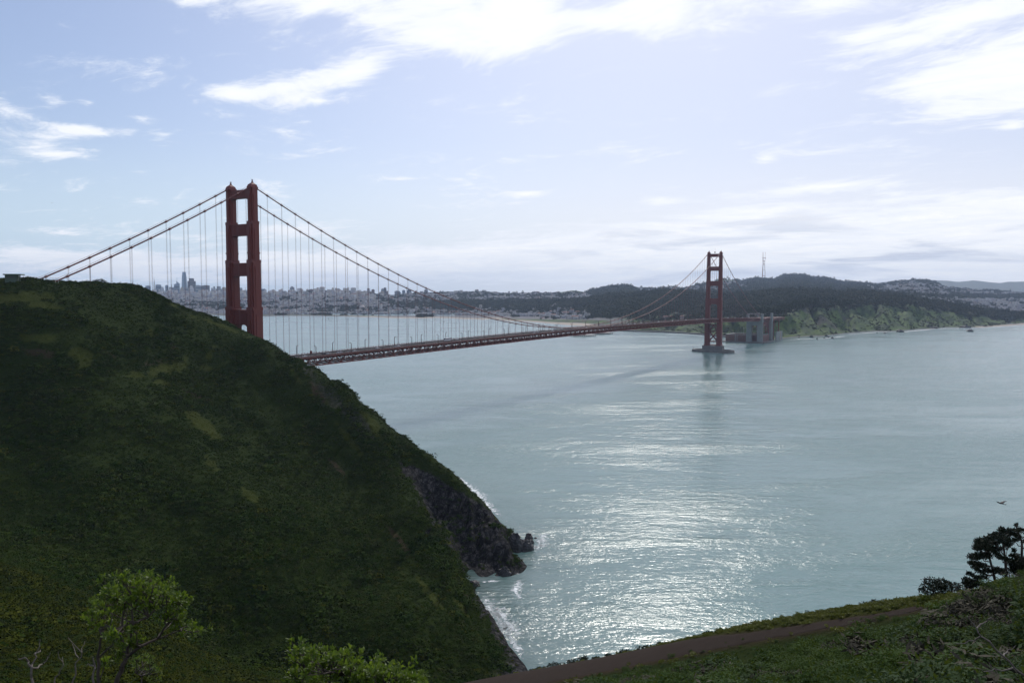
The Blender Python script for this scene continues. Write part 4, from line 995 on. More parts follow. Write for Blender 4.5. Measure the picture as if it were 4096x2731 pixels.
dist_ = np.linalg.norm(p_-CAM, axis=1); big_ = hh*wx_/dist_**2
order = np.argsort(-big_)
infr = (LXX[ii, jj] > 560)*(LXX[ii, jj] < 4090)
order = [i for i in order if infr[i]]+[i for i in order if not infr[i]]
TOWNM = PALE+[ROOF, GLASS]
rest = MB()
TILEM = PALE+[TILE, GLASS]
for k, i in enumerate(order):
    gable = rng.random() < .25; rz = ga+(math.pi/2 if rng.random() < .5 else 0)
    if k < 290:
        mb = MB(); house_mesh(mb, (0, 0, 0), wx_[i], wy_[i], hh[i], rz, int(mi_[i]), gable)
        o = mb.build('town_building', TILEM if gable else TOWNM, loc=tuple(p_[i]))
        side = 'near the strait' if LXX[ii[i], jj[i]] < 2450 else 'on the suburb slope'
        if side == 'near the strait': tag(o, 'one of the taller pale blocks standing among the small houses of the far town', 'building', 'taller blocks of the far town')
        else: tag(o, 'pale building in the hazy street grid behind the wooded bluff', 'building', 'buildings of the suburb behind the bluff')
    else:
        house_mesh(rest, p_[i], wx_[i], wy_[i], hh[i], rz, int(mi_[i]), gable and False)
tag(rest.build('houses', TOWNM), 'dense pale houses covering the far town', kind='stuff')

# downtown towers, each surveyed by bearing
TW = {k: plain('tower_'+k, v, .45, .12, .02) for k, v in dict(white=(.55, .55, .55), pale=(.42, .44, .47), grey=(.26, .28, .31), blue=(.16, .21, .28), dark=(.075, .06, .06), tan=(.36, .31, .26), glass=(.22, .29, .37), brown=(.16, .09, .075)).items()}
def tower_block(name, x0, x1, ytop, d, mat, label, style='slab', base=1186, depth=None):
    xc = (x0+x1)/2; g0 = P(xc, base, d); w_ = (x1-x0)/FPX*d; top = float(P(xc, ytop, d)[2]); dep = depth or w_*.9
    z0 = min(float(landz(xc, d)[0]), 70.0)-4; h = top-z0
    e = empty(name, (g0[0], g0[1], z0), YAW-(xc-2048)/FPX)
    mb = MB()
    if style == 'slab':
        mb.box((0, 0, h/2), (dep, w_, h)); mb.box((0, 0, h+1.6), (dep*.6, w_*.6, 3.2))
    elif style == 'step':
        mb.box((0, 0, h*.42), (dep, w_, h*.84)); mb.box((0, 0, h*.88), (dep*.72, w_*.72, h*.12)); mb.box((0, 0, h*.965), (dep*.42, w_*.42, h*.07))
    elif style == 'spire':
        mb.box((0, 0, h*.45), (dep, w_, h*.9)); mb.tube([(0, 0, h*.9), (0, 0, h)], w_*.05, 6)
    elif style == 'pyramid':
        mb.box((0, 0, h*.41), (w_, w_, h*.82), top=(.36, .36)); mb.box((0, 0, h*.91), (w_*.36, w_*.36, h*.18), top=(.06, .06))
    elif style == 'taper':
        prof = [(0, 1), (.45, 1), (.62, .97), (.76, .90), (.87, .80), (.95, .68), (1, .56)]; n = 20; V = []
        for u, r in prof:
            for k in range(n):
                t_ = 2*math.pi*(k+.5)/n; c_, s_ = math.cos(t_), math.sin(t_); q = .5*w_*r
                V.append((q*math.copysign(abs(c_)**.55, c_), q*math.copysign(abs(s_)**.55, s_), u*h))
        mb.add(V, [(i*n+k, i*n+(k+1) % n, (i+1)*n+(k+1) % n, (i+1)*n+k) for i in range(len(prof)-1) for k in range(n)]+[tuple((len(prof)-1)*n+k for k in range(n))])
    elif style == 'notch':
        mb.box((0, 0, h*.455), (dep, w_, h*.91)); mb.box((0, 0, h*.955), (dep*.8, w_*.6, h*.09))
    elif style == 'slant':
        mb.prism([(-w_/2, 0), (w_/2, 0), (w_/2, h), (-w_/2, h*.9)], (-dep/2, dep/2), 'x'); mb.tube([(0, w_*.3, h*.96), (0, w_*.3, h*1.14)], w_*.04, 5)
    elif style == 'twin':
        mb.box((0, w_*.27, h*.47), (dep, w_*.42, h*.94)); mb.box((0, -w_*.25, h*.5), (dep, w_*.46, h)); mb.box((0, 0, h*.35), (dep*.9, w_, h*.7))
    mb.build('shaft', mat, e)
    if style in ('slab', 'step', 'notch', 'twin', 'spire') and h > 30:
        mb = MB()
        kw = dict(slab=.94, step=.80, notch=.88, twin=.62, spire=.86)[style]
        nb = 9; sx = dep+.9; sy = w_+.9
        for k in range(nb): mb.box((0, 0, h*kw*(k+.6)/nb), (sx, w_*.9, h*kw/nb*.34)); mb.box((0, 0, h*kw*(k+.6)/nb), (dep*.9, sy, h*kw/nb*.34))
        mb.build('windows', GLASS if mat not in (TW['white'], TW['pale'], TW['tan']) else TW['grey'], e)
    tag(e, label, 'skyscraper' if h > 110 else 'tower block')
    return e
def q8(a): return 500+a/4.704
def q8y(a): return 1050+a/4.704
for x0, x1, yt, d, mat, st_, lab in [
    (250, 325, 440, 7400, 'white', 'slab', 'low white flat roofed tower just above the hill crest, leftmost of the skyline'),
    (393, 483, 440, 7700, 'blue', 'slab', 'blue grey slab left of the white pyramid, behind the hill shoulder'),
    (532, 582, 272, 7440, 'white', 'pyramid', 'slender white pyramid skyscraper ending in a needle'),
    (584, 680, 420, 7600, 'blue', 'slab', 'wide blue slab directly right of the white pyramid'),
    (668, 746, 456, 7300, 'pale', 'step', 'pale stepped block in front of the gap right of the blue slab'),
    (764, 818, 430, 7900, 'blue', 'slab', 'narrow blue tower left of the white striped slab'),
    (836, 922, 414, 7800, 'grey', 'spire', 'grey tower with thin roof mast between two darker slabs'),
    (931, 1028, 408, 7500, 'blue', 'slab', 'dark blue broad slab under the slanted glass tower'),
    (975, 1032, 348, 8200, 'glass', 'slant', 'glass tower with a slanted top and a thin spire'),
    (1074, 1172, 177, 8237, 'glass', 'taper', 'tallest tower of the skyline, rounded tapering blue glass'),
    (1032, 1120, 462, 7200, 'tan', 'step', 'tan stepped block at the foot of the tallest glass tower'),
    (1188, 1330, 298, 8000, 'dark', 'notch', 'broad dark brown skyscraper with a notched top, right of the tallest tower'),
    (1206, 1296, 436, 7000, 'white', 'step', 'white stepped apartment tower in front of the dark brown skyscraper'),
    (1120, 1192, 466, 7300, 'grey', 'slab', 'grey block between the tallest tower and the white stepped one'),
    (1334, 1420, 430, 7600, 'grey', 'slab', 'grey slab right of the dark brown skyscraper'),
    (1425, 1464, 391, 8100, 'blue', 'spire', 'narrow blue tower behind the dark twin slab'),
    (1463, 1592, 433, 7700, 'dark', 'slab', 'wide dark slab halfway between the brown skyscraper and the red bridge tower'),
    (1484, 1560, 520, 6800, 'pale', 'step', 'pale low tower below the wide dark slab'),
    (1625, 1700, 450, 7600, 'grey', 'twin', 'grey pair of joined towers left of the near bridge tower'),
    (1640, 1716, 528, 6900, 'pale', 'slab', 'pale flat block below the grey joined towers'),
    (1712, 1825, 448, 7500, 'grey', 'notch', 'broad grey tower beside the near bridge tower'),
    (1832, 1900, 470, 7300, 'tan', 'slab', 'tan tower touching the left edge of the near bridge tower'),
    (2155, 2210, 482, 7400, 'grey', 'slab', 'grey tower framed left in the opening of the near bridge tower'),
    (2240, 2300, 468, 7600, 'pale', 'spire', 'pale spired tower framed right in the opening of the near bridge tower'),
    (820, 900, 490, 6800, 'white', 'step', 'small white stepped block under the masted grey tower'),
    (636, 664, 510, 6900, 'white', 'slab', 'small white block on the hill line right of the pyramid')]:
    tower_block('skyscraper', q8(x0), q8(x1), q8y(yt), d, TW[mat], lab, st_)
def q3(a): return 1040+a/2.94
def q3y(a): return 1050+a/2.94
for x0, x1, yt, d, mat, st_, lab in [
    (8, 70, 313, 7000, 'blue', 'slab', 'blue slab just right of the near bridge tower'),
    (190, 310, 347, 6700, 'pale', 'notch', 'long pale block on the ridge left of the slim lone tower'),
    (353, 405, 281, 6800, 'grey', 'notch', 'slim lone grey tower with a rounded top on the ridge'),
    (436, 502, 334, 6700, 'tan', 'slab', 'tan block left of the brown ridge tower'),
    (503, 568, 341, 6600, 'tan', 'twin', 'low tan double block touching the brown ridge tower'),
    (571, 636, 313, 6600, 'brown', 'notch', 'red brown tower with pitched top beside the treed knoll'),
    (342, 452, 398, 6100, 'pale', 'twin', 'pale apartment pair below the slim lone tower'),
    (800, 868, 322, 6500, 'tan', 'step', 'tan stepped block right of the treed knoll'),
    (940, 1030, 337, 6400, 'tan', 'notch', 'tan block left of the white striped tower on the ridge'),
    (1066, 1128, 298, 6400, 'white', 'slab', 'white striped slab tower highest right of the knoll'),
    (1134, 1200, 346, 6300, 'tan', 'slab', 'tan apartment block right of the white striped slab'),
    (1196, 1270, 332, 6400, 'tan', 'step', 'tan block with stepped roof on the ridge middle'),
    (1313, 1348, 319, 6400, 'brown', 'slab', 'narrow brown tower standing alone on the ridge'),
    (1426, 1458, 309, 6500, 'grey', 'slab', 'grey tower left of the dark slim one above the dome'),
    (1455, 1486, 298, 6600, 'dark', 'slab', 'dark slim tower highest of the group above the dome'),
    (1486, 1506, 336, 6500, 'brown', 'slab', 'small brown tower right of the dark slim one'),
    (1414, 1462, 333, 6300, 'tan', 'step', 'tan stepped tower in front of the grey one'),
    (1583, 1648, 336, 6400, 'grey', 'slab', 'wide grey block where the cables meet the ridge'),
    (1673, 1708, 327, 6500, 'blue', 'slab', 'small blue tower between two wider blocks under the cable'),
    (1727, 1782, 316, 6500, 'blue', 'notch', 'blue tower with narrower top crossed by the far cable'),
    (1930, 1974, 320, 6400, 'grey', 'slab', 'rightmost grey tower on the ridge, behind the near cable'),
    (2232, 2388, 0, 6000, 'tan', 'slab', '')][:-1]:
    tower_block('tower_block', q3(x0), q3(x1), q3y(yt), d, TW[mat], lab, st_, 1180)
tower_block('tower_block', 2137, 2156, 1167, 6600, TW['brown'], 'lone brown block on the low saddle right of the wooded hill', 'slab', 1178)

# other buildings seen one by one
def bld(name, px0, px1, ybase, ytop, d, mat, label, roof=None, cat='building', depth=None, rz=None, wins=True):
    xc = (px0+px1)/2; w_ = (px1-px0)/FPX*d; zb = float(P(xc, ybase, d)[2]); h = float(P(xc, ytop, d)[2])-zb; g0 = P(xc, ybase, d)
    zg = float(landz(xc, d)[0]); low = max(0.0, zb-zg)+3
    e = empty(name, (g0[0], g0[1], zb), YAW-(xc-2048)/FPX if rz is None else rz); dep = depth or max(9, w_*.35)
    mb = MB(); hw = h*(.70 if roof else 1)
    mb.box((0, 0, (hw-low)/2), (dep, w_, hw+low)); mb.build('wall', mat, e)
    if roof:
        mb = MB(); a, b_ = dep/2+.7, w_/2+.7
        mb.add([(-a, -b_, hw), (a, -b_, hw), (a, b_, hw), (-a, b_, hw), (0, -b_+min(a, b_)*.8, h), (0, b_-min(a, b_)*.8, h)], [(1, 2, 5, 4), (3, 0, 4, 5), (0, 1, 4), (2, 3, 5), (3, 2, 1, 0)]); mb.build('roof', roof, e)
    else:
        mb = MB(); mb.box((0, 0, hw+.35), (dep+.5, w_+.5, .7)); mb.build('roof', ROOF, e)
    if wins:
        n = int(np.clip(w_/6, 2, 14)); nf = int(np.clip(hw/4, 1, 6))
        mb = MB()
        for i in range(n):
            for k in range(nf): mb.box((-dep/2-.02, (i+.5)*w_/n-w_/2, hw*(k+.55)/nf), (.3, w_/n*.45, hw/nf*.42))
        mb.build('windows', GLASS, e)
    return tag(e, label, cat)
STUC = plain('warm_stucco', (.50, .44, .37), .85, .12, .05); REDB = plain('red_brick', (.20, .095, .075), .85, .2, .05); PINKISH = plain('rose_stucco', (.36, .27, .24), .85, .15, .05)
def q4(a): return 1800+a/2.94
def q4y(a): return 1050+a/2.94
def q6(a): return 3000+a/3.92
def q6y(a): return 1000+a/3.92
def q5(a): return 2500+a/3.136
def q5y(a): return 950+a/3.136
WHITEB = plain('white_wall', (.62, .61, .60), .8, .08, .05)
for (a0, a1, yb, yt, d, mat, roof, lab) in [
    (q3(1755), q3(1945), q3y(545), q3y(510), 5000, STUC, TILE, 'long stucco hall with brown roof, upper left of the campus under the cables'),
    (q3(1955), q3(2050), q3y(545), q3y(508), 5050, STUC, TILE, 'short stucco wing in the middle of the campus under the cables'),
    (q3(2055), q3(2150), q3y(548), q3y(514), 5000, STUC, TILE, 'stucco wing at the right end of the campus under the cables'),
    (q3(1690), q3(1850), q3y(577), q3y(550), 4800, STUC, TILE, 'low stucco hall in the lower row of the campus, left part'),
    (q3(1870), q3(2010), q3y(580), q3y(556), 4780, STUC, TILE, 'low stucco hall in the lower row of the campus, right part'),
    (q3(1520), q3(1620), q3y(605), q3y(572), 4600, PINKISH, TILE, 'rose coloured low house right of the rotunda trees'),
    (q3(1640), q3(1720), q3y(612), q3y(590), 4560, STUC, TILE, 'small tan house near the marsh shore'),
    (q3(2210), q3(2340), q3y(600), q3y(573), 4550, STUC, TILE, 'tan house row with brown roof below the cables near midspan'),
    (q3(66), q3(215), q3y(622), q3y(600), 4330, PINKISH, TILE, 'low red roofed clubhouse on the marina point beside the near tower'),
    (q3(1130), q3(1395), q3y(620), q3y(606), 4500, WHITEB, None, 'long low white shed below the rotunda'),
    (q4(600), q4(700), q4y(572), q4y(545), 4550, WHITEB, TILE, 'white barrack with red roof left of the bushy trees behind the green airfield'),
    (q4(850), q4(945), q4y(560), q4y(533), 4600, WHITEB, TILE, 'white barrack right of the bushy trees behind the green airfield'),
    (q4(865), q4(950), q4y(592), q4y(563), 4500, REDB, TILE, 'red brick barrack in front of the white one'),
    (q4(500), q4(615), q4y(606), q4y(574), 4450, REDB, TILE, 'red brick barrack, leftmost of the brick row'),
    (q4(625), q4(730), q4y(600), q4y(568), 4440, REDB, TILE, 'red brick barrack, second of the brick row'),
    (q4(410), q4(490), q4y(607), q4y(580), 4460, REDB, TILE, 'red brick barrack partly behind the cable left of the row'),
    (q4(1060), q4(1180), q4y(574), q4y(533), 4400, REDB, TILE, 'large red brick house on the rise between trees'),
    (q4(260), q4(420), q4y(580), q4y(552), 4700, STUC, TILE, 'pale long house on the slope left of the barracks'),
    (q4(10), q4(100), q4y(598), q4y(572), 4600, STUC, TILE, 'pale house by the marsh left of the barracks'),
    (q4(210), q4(1000), q4y(626), q4y(606), 4350, plain('grey_wall', (.30, .30, .33), .8, .1, .05), None, 'very long low grey building along the motorway behind the green airfield'),
    (q4(1070), q4(1175), q4y(668), q4y(642), 3700, PINKISH, TILE, 'brown roofed shed, first of the airfield sheds'),
    (q4(1205), q4(1445), q4y(674), q4y(650), 3650, PINKISH, TILE, 'longest brown roofed airfield shed'),
    (q4(1450), q4(1580), q4y(684), q4y(662), 3550, PINKISH, TILE, 'brown roofed shed right of the longest airfield shed'),
    (q4(1540), q4(1630), q4y(722), q4y(682), 3250, WHITEB, TILE, 'white coast guard house with red roof near the deck'),
    (q4(1660), q4(1760), q4y(684), q4y(660), 3500, WHITEB, None, 'white low depot right of the airfield sheds'),
    (q4(1790), q4(1890), q4y(690), q4y(645), 3300, STUC, TILE, 'tall tan house below the motorway bridge'),
    (q4(1900), q4(2020), q4y(692), q4y(655), 3250, STUC, TILE, 'tan house row right of the tall one below the motorway bridge'),
    (q4(1170), q4(1230), q4y(634), q4y(650)-18, 4000, WHITEB, TILE, 'small white cottage on the wooded rise'),
    (q4(2100), q4(2220), q4y(348), q4y(318), 6500, STUC, TILE, 'tan school hall on the flank of the wooded hill'),
    (q4(2215), q4(2262), q4y(318), q4y(292), 6600, WHITEB, None, 'pale block at the top of the school on the wooded hill'),
    (q5(1765), q5(1945), q5y(642), q5y(594), 7300, PINKISH, None, 'big rose grey hospital block below the red and white mast'),
    (q5(1945), q5(2020), q5y(640), q5y(590), 7320, WHITEB, None, 'white hospital wing at the right end of the big block'),
    (q5(2025), q5(2135), q5y(640), q5y(618), 7400, plain('pale_blue_wall', (.36, .38, .42), .8, .1, .05), None, 'low pale wing right of the hospital'),
    (q5(1628), q5(1720), q5y(670), q5y(632), 7200, plain('blue_grey_wall', (.24, .25, .30), .8, .1, .05), None, 'blue grey block left of the hospital'),
    (q5(380), q5(470), q5y(1010), q5y(976), 2900, PINKISH, TILE, 'gabled house at the left end of the row above the far deck'),
    (q5(475), q5(545), q5y(1012), q5y(980), 2850, PINKISH, TILE, 'gabled house, second of the row above the far deck'),
    (q5(550), q5(618), q5y(1012), q5y(978), 2850, PINKISH, TILE, 'gabled house, third of the row above the far deck'),
    (q5(690), q5(740), q5y(1010), q5y(974), 2800, PINKISH, TILE, 'gabled house standing alone left of the far tower'),
    (q5(805), q5(840), q5y(1008), q5y(966), 2800, PINKISH, TILE, 'narrow gabled house just left of the far tower'),
    (q5(1565), q5(1680), q5y(872), q5y(836), 3100, WHITEB, TILE, 'pale villa in the trees under the side span cables'),
    (q5(1790), q5(1890), q5y(862), q5y(832), 3100, STUC, TILE, 'tan house in the trees right of the pale villa'),
    (q5(1895), q5(2030), q5y(850), q5y(820), 3120, STUC, TILE, 'long tan house highest in the trees above the toll plaza'),
    (q5(1570), q5(1760), q5y(985), q5y(955), 2500, plain('plaza_wall', (.28, .24, .21), .85, .2, .1), None, 'low brown plaza building behind the end of the deck'),
    (q5(1285), q5(1420), q5y(985), q5y(962), 2750, WHITEB, None, 'flat pale toll plaza roof left of the plaza building')]:
    bld('hall' if 'hall' in lab else 'house', a0, a1, yb, yt, d, mat, lab, roof)
# domed rotunda
d = 4800; c0 = P(q3(1203), q3y(568), d); e = empty('rotunda', tuple(c0), 0); sc_ = d/FPX/2.94
mb = MB(); mb.tube([(0, 0, -8), (0, 0, 30*sc_)], 46*sc_, 16); mb.build('drum', PINKISH, e)
mb = MB(); mb.tube([(0, 0, 30*sc_+k*0+38*sc_*math.sin(a)) for k, a in enumerate(np.linspace(0, 1.5, 8))], [38*sc_*math.cos(a) for a in np.linspace(0, 1.5, 8)], 20); mb.build('dome', plain('dome_tile', (.42, .36, .32), .7, .1, .05), e, smooth=True)
mb = MB()
for k in range(8): a = k*math.pi/4; mb.tube([(math.cos(a)*50*sc_, math.sin(a)*50*sc_, -8), (math.cos(a)*50*sc_, math.sin(a)*50*sc_, 24*sc_)], 3.4*sc_, 6)
mb.tube([(0, 0, 24*sc_), (0, 0, 30*sc_)], 52*sc_, 16); mb.build('colonnade', PINKISH, e)
tag(e, 'domed rotunda rising from trees near the marina shore', 'rotunda')
# motorway viaduct
e = empty('viaduct', tuple(P(2500, 1256, 3250)))
a = P(q4(1720), q4y(612), 3350); b_ = P(q5(160), q5y(965), 2950); o_ = np.array(e.location)
mb = MB(); mb.beam(tuple(a-o_), tuple(b_-o_), 14, 2.4); mb.build('roadway', CONCRETE, e)
for u in np.linspace(.06, .94, 7):
    q = a*(1-u)+b_*u-o_; mb = MB(); mb.box((q[0], q[1], q[2]-13), (2.6, 8, 24)); mb.build('column', CONCRETE, e)
tag(e, 'motorway viaduct on columns at the edge of the far woods', 'viaduct')
# brick fort and sea walls by the south pylon
e = empty('fort', (1684, 33, 0))
mb = MB()
for c_, s_ in (((-36, 0), (5, 86)), ((36, 0), (5, 86)), ((0, 45.5), (77, 5)), ((0, -45.5), (77, 5))): mb.box((c_[0], c_[1], 9), (s_[0], s_[1], 22))
mb.build('wall', BRICK, e)
mb = MB()
for c_, s_ in (((-36, 0), (6, 85)), ((36, 0), (6, 85)), ((0, 45.5), (78, 6)), ((0, -45.5), (78, 6))): mb.box((c_[0], c_[1], 20.4), (s_[0], s_[1], .9))
mb.build('parapet', CONCRETE, e)
mb = MB()
for k in range(13): mb.box((-38.6, -36+k*6, 12), (.5, 1.6, 2.0)); mb.box((-38.6, -36+k*6, 6), (.5, 1.6, 2.0)); mb.box((-30+k*5, -48.1, 12), (1.6, .5, 2.0)); mb.box((-30+k*5, -48.1, 6), (1.6, .5, 2.0))
mb.build('windows', DARKSTEEL, e)
mb = MB(); mb.box((-38.7, 22, 9.5), (.7, 2.4, 21)); mb.box((-38.7, 17, 9.5), (.7, 1.6, 21)); mb.build('buttress', CONCRETE, e)
mb = MB(); mb.tube([(0, 10, 20), (0, 10, 38)], .25, 6); mb.build('flagpole', WHITE, e)
tag(e, 'dark brick fort with slit windows beside the concrete pylon', 'fort')
mb = MB(); mb.box((1684, 33, .4), (100, 116, 4.4)); tag(mb.build('fort_platform', PIERCON), 'dark stone platform in the water under the fort', 'platform')
e = empty('sea_wall', (1760, -30, 0)); mb = MB(); mb.box((22, 2, 12), (70, 3, 27)); mb.build('wall', CONCRETE, e); mb = MB(); mb.box((30, .3, 12), (7, 1.2, 27.4)); mb.build('pier', PINKISH, e)
tag(e, 'tall pale retaining wall right of the arch at the foot of the green bluff', 'wall')
mb = MB()
q = [S(x, y) for x, y in ((2440, 1322), (2540, 1326), (2640, 1329), (2730, 1333), (2830, 1341), (2915, 1350))]
for a, b_ in zip(q[:-1], q[1:]): mb.beam((a[0], a[1], 1.2), (b_[0], b_[1], 1.2), 9, 6)
tag(mb.build('shore_wall', PIERCON), 'low dark rubble wall edging the shore road under the far deck', 'wall')
q = [S(x, y) for x, y in ((780, 1258), (860, 1258.5), (905, 1259.5))]
mb = MB()
for a, b_ in zip(q[:-1], q[1:]): mb.beam((a[0], a[1], .8), (b_[0], b_[1], .8), 10, 5)
tag(mb.build('breakwater', ROCK), 'thin dark breakwater in front of the marina left of the near tower', 'breakwater')
# wharf seen below the deck
for x0, x1, y, lab in ((2290, 2378, 1346, 'dark wharf in the water under the middle of the deck'), (2375, 2444, 1337, 'smaller dark wharf behind the longer one under the deck')):
    a, b_ = S(x0, y), S(x1, y-2.5); o_ = (a+b_)/2; e = empty('wharf', tuple(o_)); mb = MB(); ln = np.linalg.norm(b_-a); dv = (b_-a)/ln
    mb.beam((-dv[0]*ln/2, -dv[1]*ln/2, 3.6), (dv[0]*ln/2, dv[1]*ln/2, 3.6), 26, 1.2); mb.build('platform', DARKSTEEL, e)
    mb = MB(); mb.box((0, 0, 6.4), (9, 9, 5)); mb.build('shed', PINKISH, e)
    mb = MB()
    for u in np.linspace(-.47, .47, 12):
        for v in (-9, 0, 9): mb.tube([(dv[0]*ln*u-dv[1]*v, dv[1]*ln*u+dv[0]*v, -4), (dv[0]*ln*u-dv[1]*v, dv[1]*ln*u+dv[0]*v, 3.4)], .9, 5)
    mb.build('pilings', DARKSTEEL, e)
    tag(e, lab, 'wharf')
# three-legged broadcast mast
RED = plain('mast_red', (.34, .10, .08), .6); d = 8258; c0 = P(3053, 1112, d); zb = float(c0[2])-12
e = empty('broadcast_mast', (c0[0], c0[1], zb), YAW)
H = float(P(3053, 1008, d)[2])-zb
def leg_r(u): return np.interp(u, [0, .12, .34, .56, .68, .78, 1], [24, 20, 16, 11, 14, 17, 17])*.95
for k in range(3):
    a = k*2*math.pi/3+.35; mb = MB(); us = [0, .12, .34, .56, .68, .78]
    mb.tube([(leg_r(u)*math.cos(a), leg_r(u)*math.sin(a), u*H) for u in us], 2.1, 6); mb.build('leg', RED, e)
    mb = MB(); mb.tube([(leg_r(.78)*math.cos(a), leg_r(.78)*math.sin(a), .78*H), (leg_r(1)*math.cos(a), leg_r(1)*math.sin(a), H)], 1.2, 6); mb.build('antenna', RED, e)
for u, h in ((.12, 5), (.34, 5), (.55, 6), (.66, 6), (.78, 4)):
    mb = MB(); q = [(leg_r(u)*math.cos(k*2*math.pi/3+.35)*(1.35 if u > .7 else 1), leg_r(u)*math.sin(k*2*math.pi/3+.35)*(1.35 if u > .7 else 1), u*H) for k in range(3)]
    for k in range(3): mb.beam(q[k], q[(k+1) % 3], 2.2, h)
    mb.build('crossbar', WHITE if u in (.34,) else RED, e)
tag(e, 'tall three legged broadcast mast on the hill ridge', 'mast')
for px, yt, lab in ((3266, 1103, 'thin radio mast on the ridge, tallest of four right of the big mast'), (3278, 1104, 'second thin radio mast on the ridge'), (3306, 1105, 'third thin radio mast on the ridge, on the rounded hump'), (3311, 1106, 'rightmost thin radio mast on the ridge hump'), (2866, 1096, 'thin mast on the bare peak seen through the far bridge tower')):
    d = 8050; b_ = P(px, 1118, d); t_ = P(px, yt, d); e = empty('radio_mast', tuple(b_)); mb = MB(); hh_ = t_[2]-b_[2]; mb.tube([(0, 0, -8), (0, 0, hh_)], [1.6, .6], 6); mb.build('pole', RED, e)
    mb = MB(); mb.box((0, 0, hh_*.7), (3, 3, 1.2)); mb.build('platform', RED, e); tag(e, lab, 'mast')

# single trees round the plaza and along the bluff top
def far_tree(px, py, d, hpx, wpx, label, seed):
    r = np.random.default_rng(seed); g0 = P(px, py, d); e = empty('tree', tuple(g0)); h = hpx/FPX*d; w_ = wpx/FPX*d
    mb = MB(); mb.tube([(0, 0, -6), (0, 0, h*.35), (w_*.05, w_*.04, h*.7)], [w_*.05, w_*.04, w_*.015], 6)
    for k in range(4): a = r.random()*6.28; mb.tube([(0, 0, h*.35), (math.cos(a)*w_*.3, math.sin(a)*w_*.3, h*(.55+.2*r.random()))], [w_*.025, w_*.01], 5)
    mb.build('trunk', BARK, e); lf = MB(); lobes = [(r.normal()*w_*.22, r.normal()*w_*.22, h*(.45+.42*r.random()), w_*(.18+.14*r.random())) for k in range(8)]
    for q in range(420):
        l = lobes[r.integers(8)]; v = r.normal(size=3); v /= np.linalg.norm(v); v *= .5+.5*r.random()**.5; p = np.array(l[:3])+v*np.array([1, 1, .62])*l[3]*1.25
        a = v+r.normal(size=3)*.8; a /= np.linalg.norm(a); b_ = np.cross(a, r.normal(size=3)); b_ /= np.linalg.norm(b_)+1e-9; s_ = w_*.06*(.6+.8*r.random()); lf.add([p-b_*s_, p+a*s_*.8-b_*s_*.3, p+a*s_*1.2, p+b_*s_], [(0, 1, 2, 3)])
    lf.build('crown', WOOD_A, e); return tag(e, label, 'tree', 'single trees along the far bluff')
for k, (zx, zy, hh_, ww_, lab) in enumerate([(300, 1046, 34, 40, 'broad dark cypress behind the right concrete pylon'), (395, 1030, 30, 34, 'dark tree right of the broad cypress behind the pylon'), (470, 1020, 36, 40, 'dark tree left of the pale parking ground on the bluff'), (560, 985, 36, 40, 'dark rounded tree above the plaza end'), (630, 965, 34, 40, 'dark tree by the pale parking ground'),
      (700, 930, 38, 36, 'dark tall tree above the pale parking ground'), (790, 925, 36, 40, 'dark broad tree where the green bluff top begins'), (880, 905, 30, 36, 'dark tree left of the bluff lookout'), (960, 900, 30, 34, 'dark tree with bare trunk at the bluff lookout'), (1050, 893, 28, 34, 'low dark tree behind the bluff lookout'),
      (1205, 935, 14, 9, 'small slim tree alone on the bluff lookout grass'), (1190, 893, 12, 14, 'little round tree by the lookout wall'), (1425, 918, 34, 26, 'tall dark tree standing alone on the bluff edge'), (1330, 888, 26, 34, 'dark tree on the bluff top left of the tall lone one'), (1560, 885, 26, 36, 'dark spreading tree on the bluff top right of the tall lone one'),
      (60, 1010, 26, 34, 'dark tree behind the left concrete pylon'), (150, 1015, 26, 30, 'dark tree between the two concrete pylons')]):
    d = 2330+max(0, (1050-zy))*2.2; far_tree(q6(zx), q6y(zy), d, hh_*1.0, ww_*1.0, lab, 300+k)

# ------------------------------------------------------------------ street lamps and traffic on the deck
ORD = ['first', 'second', 'third', 'fourth', 'fifth', 'sixth', 'seventh', 'eighth', 'ninth', 'tenth', 'eleventh', 'twelfth', 'thirteenth', 'fourteenth', 'fifteenth', 'sixteenth', 'seventeenth', 'eighteenth', 'nineteenth', 'twentieth',
       'twenty-first', 'twenty-second', 'twenty-third', 'twenty-fourth', 'twenty-fifth', 'twenty-sixth', 'twenty-seventh', 'twenty-eighth', 'twenty-ninth', 'thirtieth', 'thirty-first', 'thirty-second', 'thirty-third', 'thirty-fourth', 'thirty-fifth', 'thirty-sixth', 'thirty-seventh', 'thirty-eighth', 'thirty-ninth', 'fortieth']
LAMPM = plain('lamp_paint', (.06, .025, .02), .6, .1, .5); LENS = plain('lamp_glass', (.30, .26, .18), .4, .1, .5)
def make_lamp():
    e = empty('street_lamp')
    mb = MB(); mb.box((0, 0, .5), (.5, .5, 1.0), top=(.7, .7)); mb.tube([(0, 0, 0), (0, 0, 8.2), (0, .15, 8.75), (0, .6, 9.1), (0, 1.3, 9.2)], [.30, .25, .21, .18, .15], 8); mb.build('pole', LAMPM, e)
    mb = MB(); mb.box((0, 1.75, 9.14), (.62, 1.25, .34), top=(.6, .8)); mb.build('lantern', LAMPM, e)
    mb = MB(); mb.box((0, 1.75, 8.93), (.46, .9, .1)); mb.build('lens', LENS, e)
    return e
lamp0 = make_lamp(); first = True
for side, ph, nm in ((1, 66.5, 'far'), (-1, 71.0, 'near')):
    for i in range(26):
        x = ph+45.72*i
        if abs(x-1280) < 12: continue
        o = lamp0 if first else copy_tree(lamp0); first = False
        o.location = (x, side*10.3, zdeck(x)+.3); o.rotation_euler = (0, 0, math.pi if side > 0 else 0)
        tag(o, '%s street lamp from the headland along the %s kerb of the bridge deck' % (ORD[i], nm), 'street lamp', 'street lamps on the bridge')
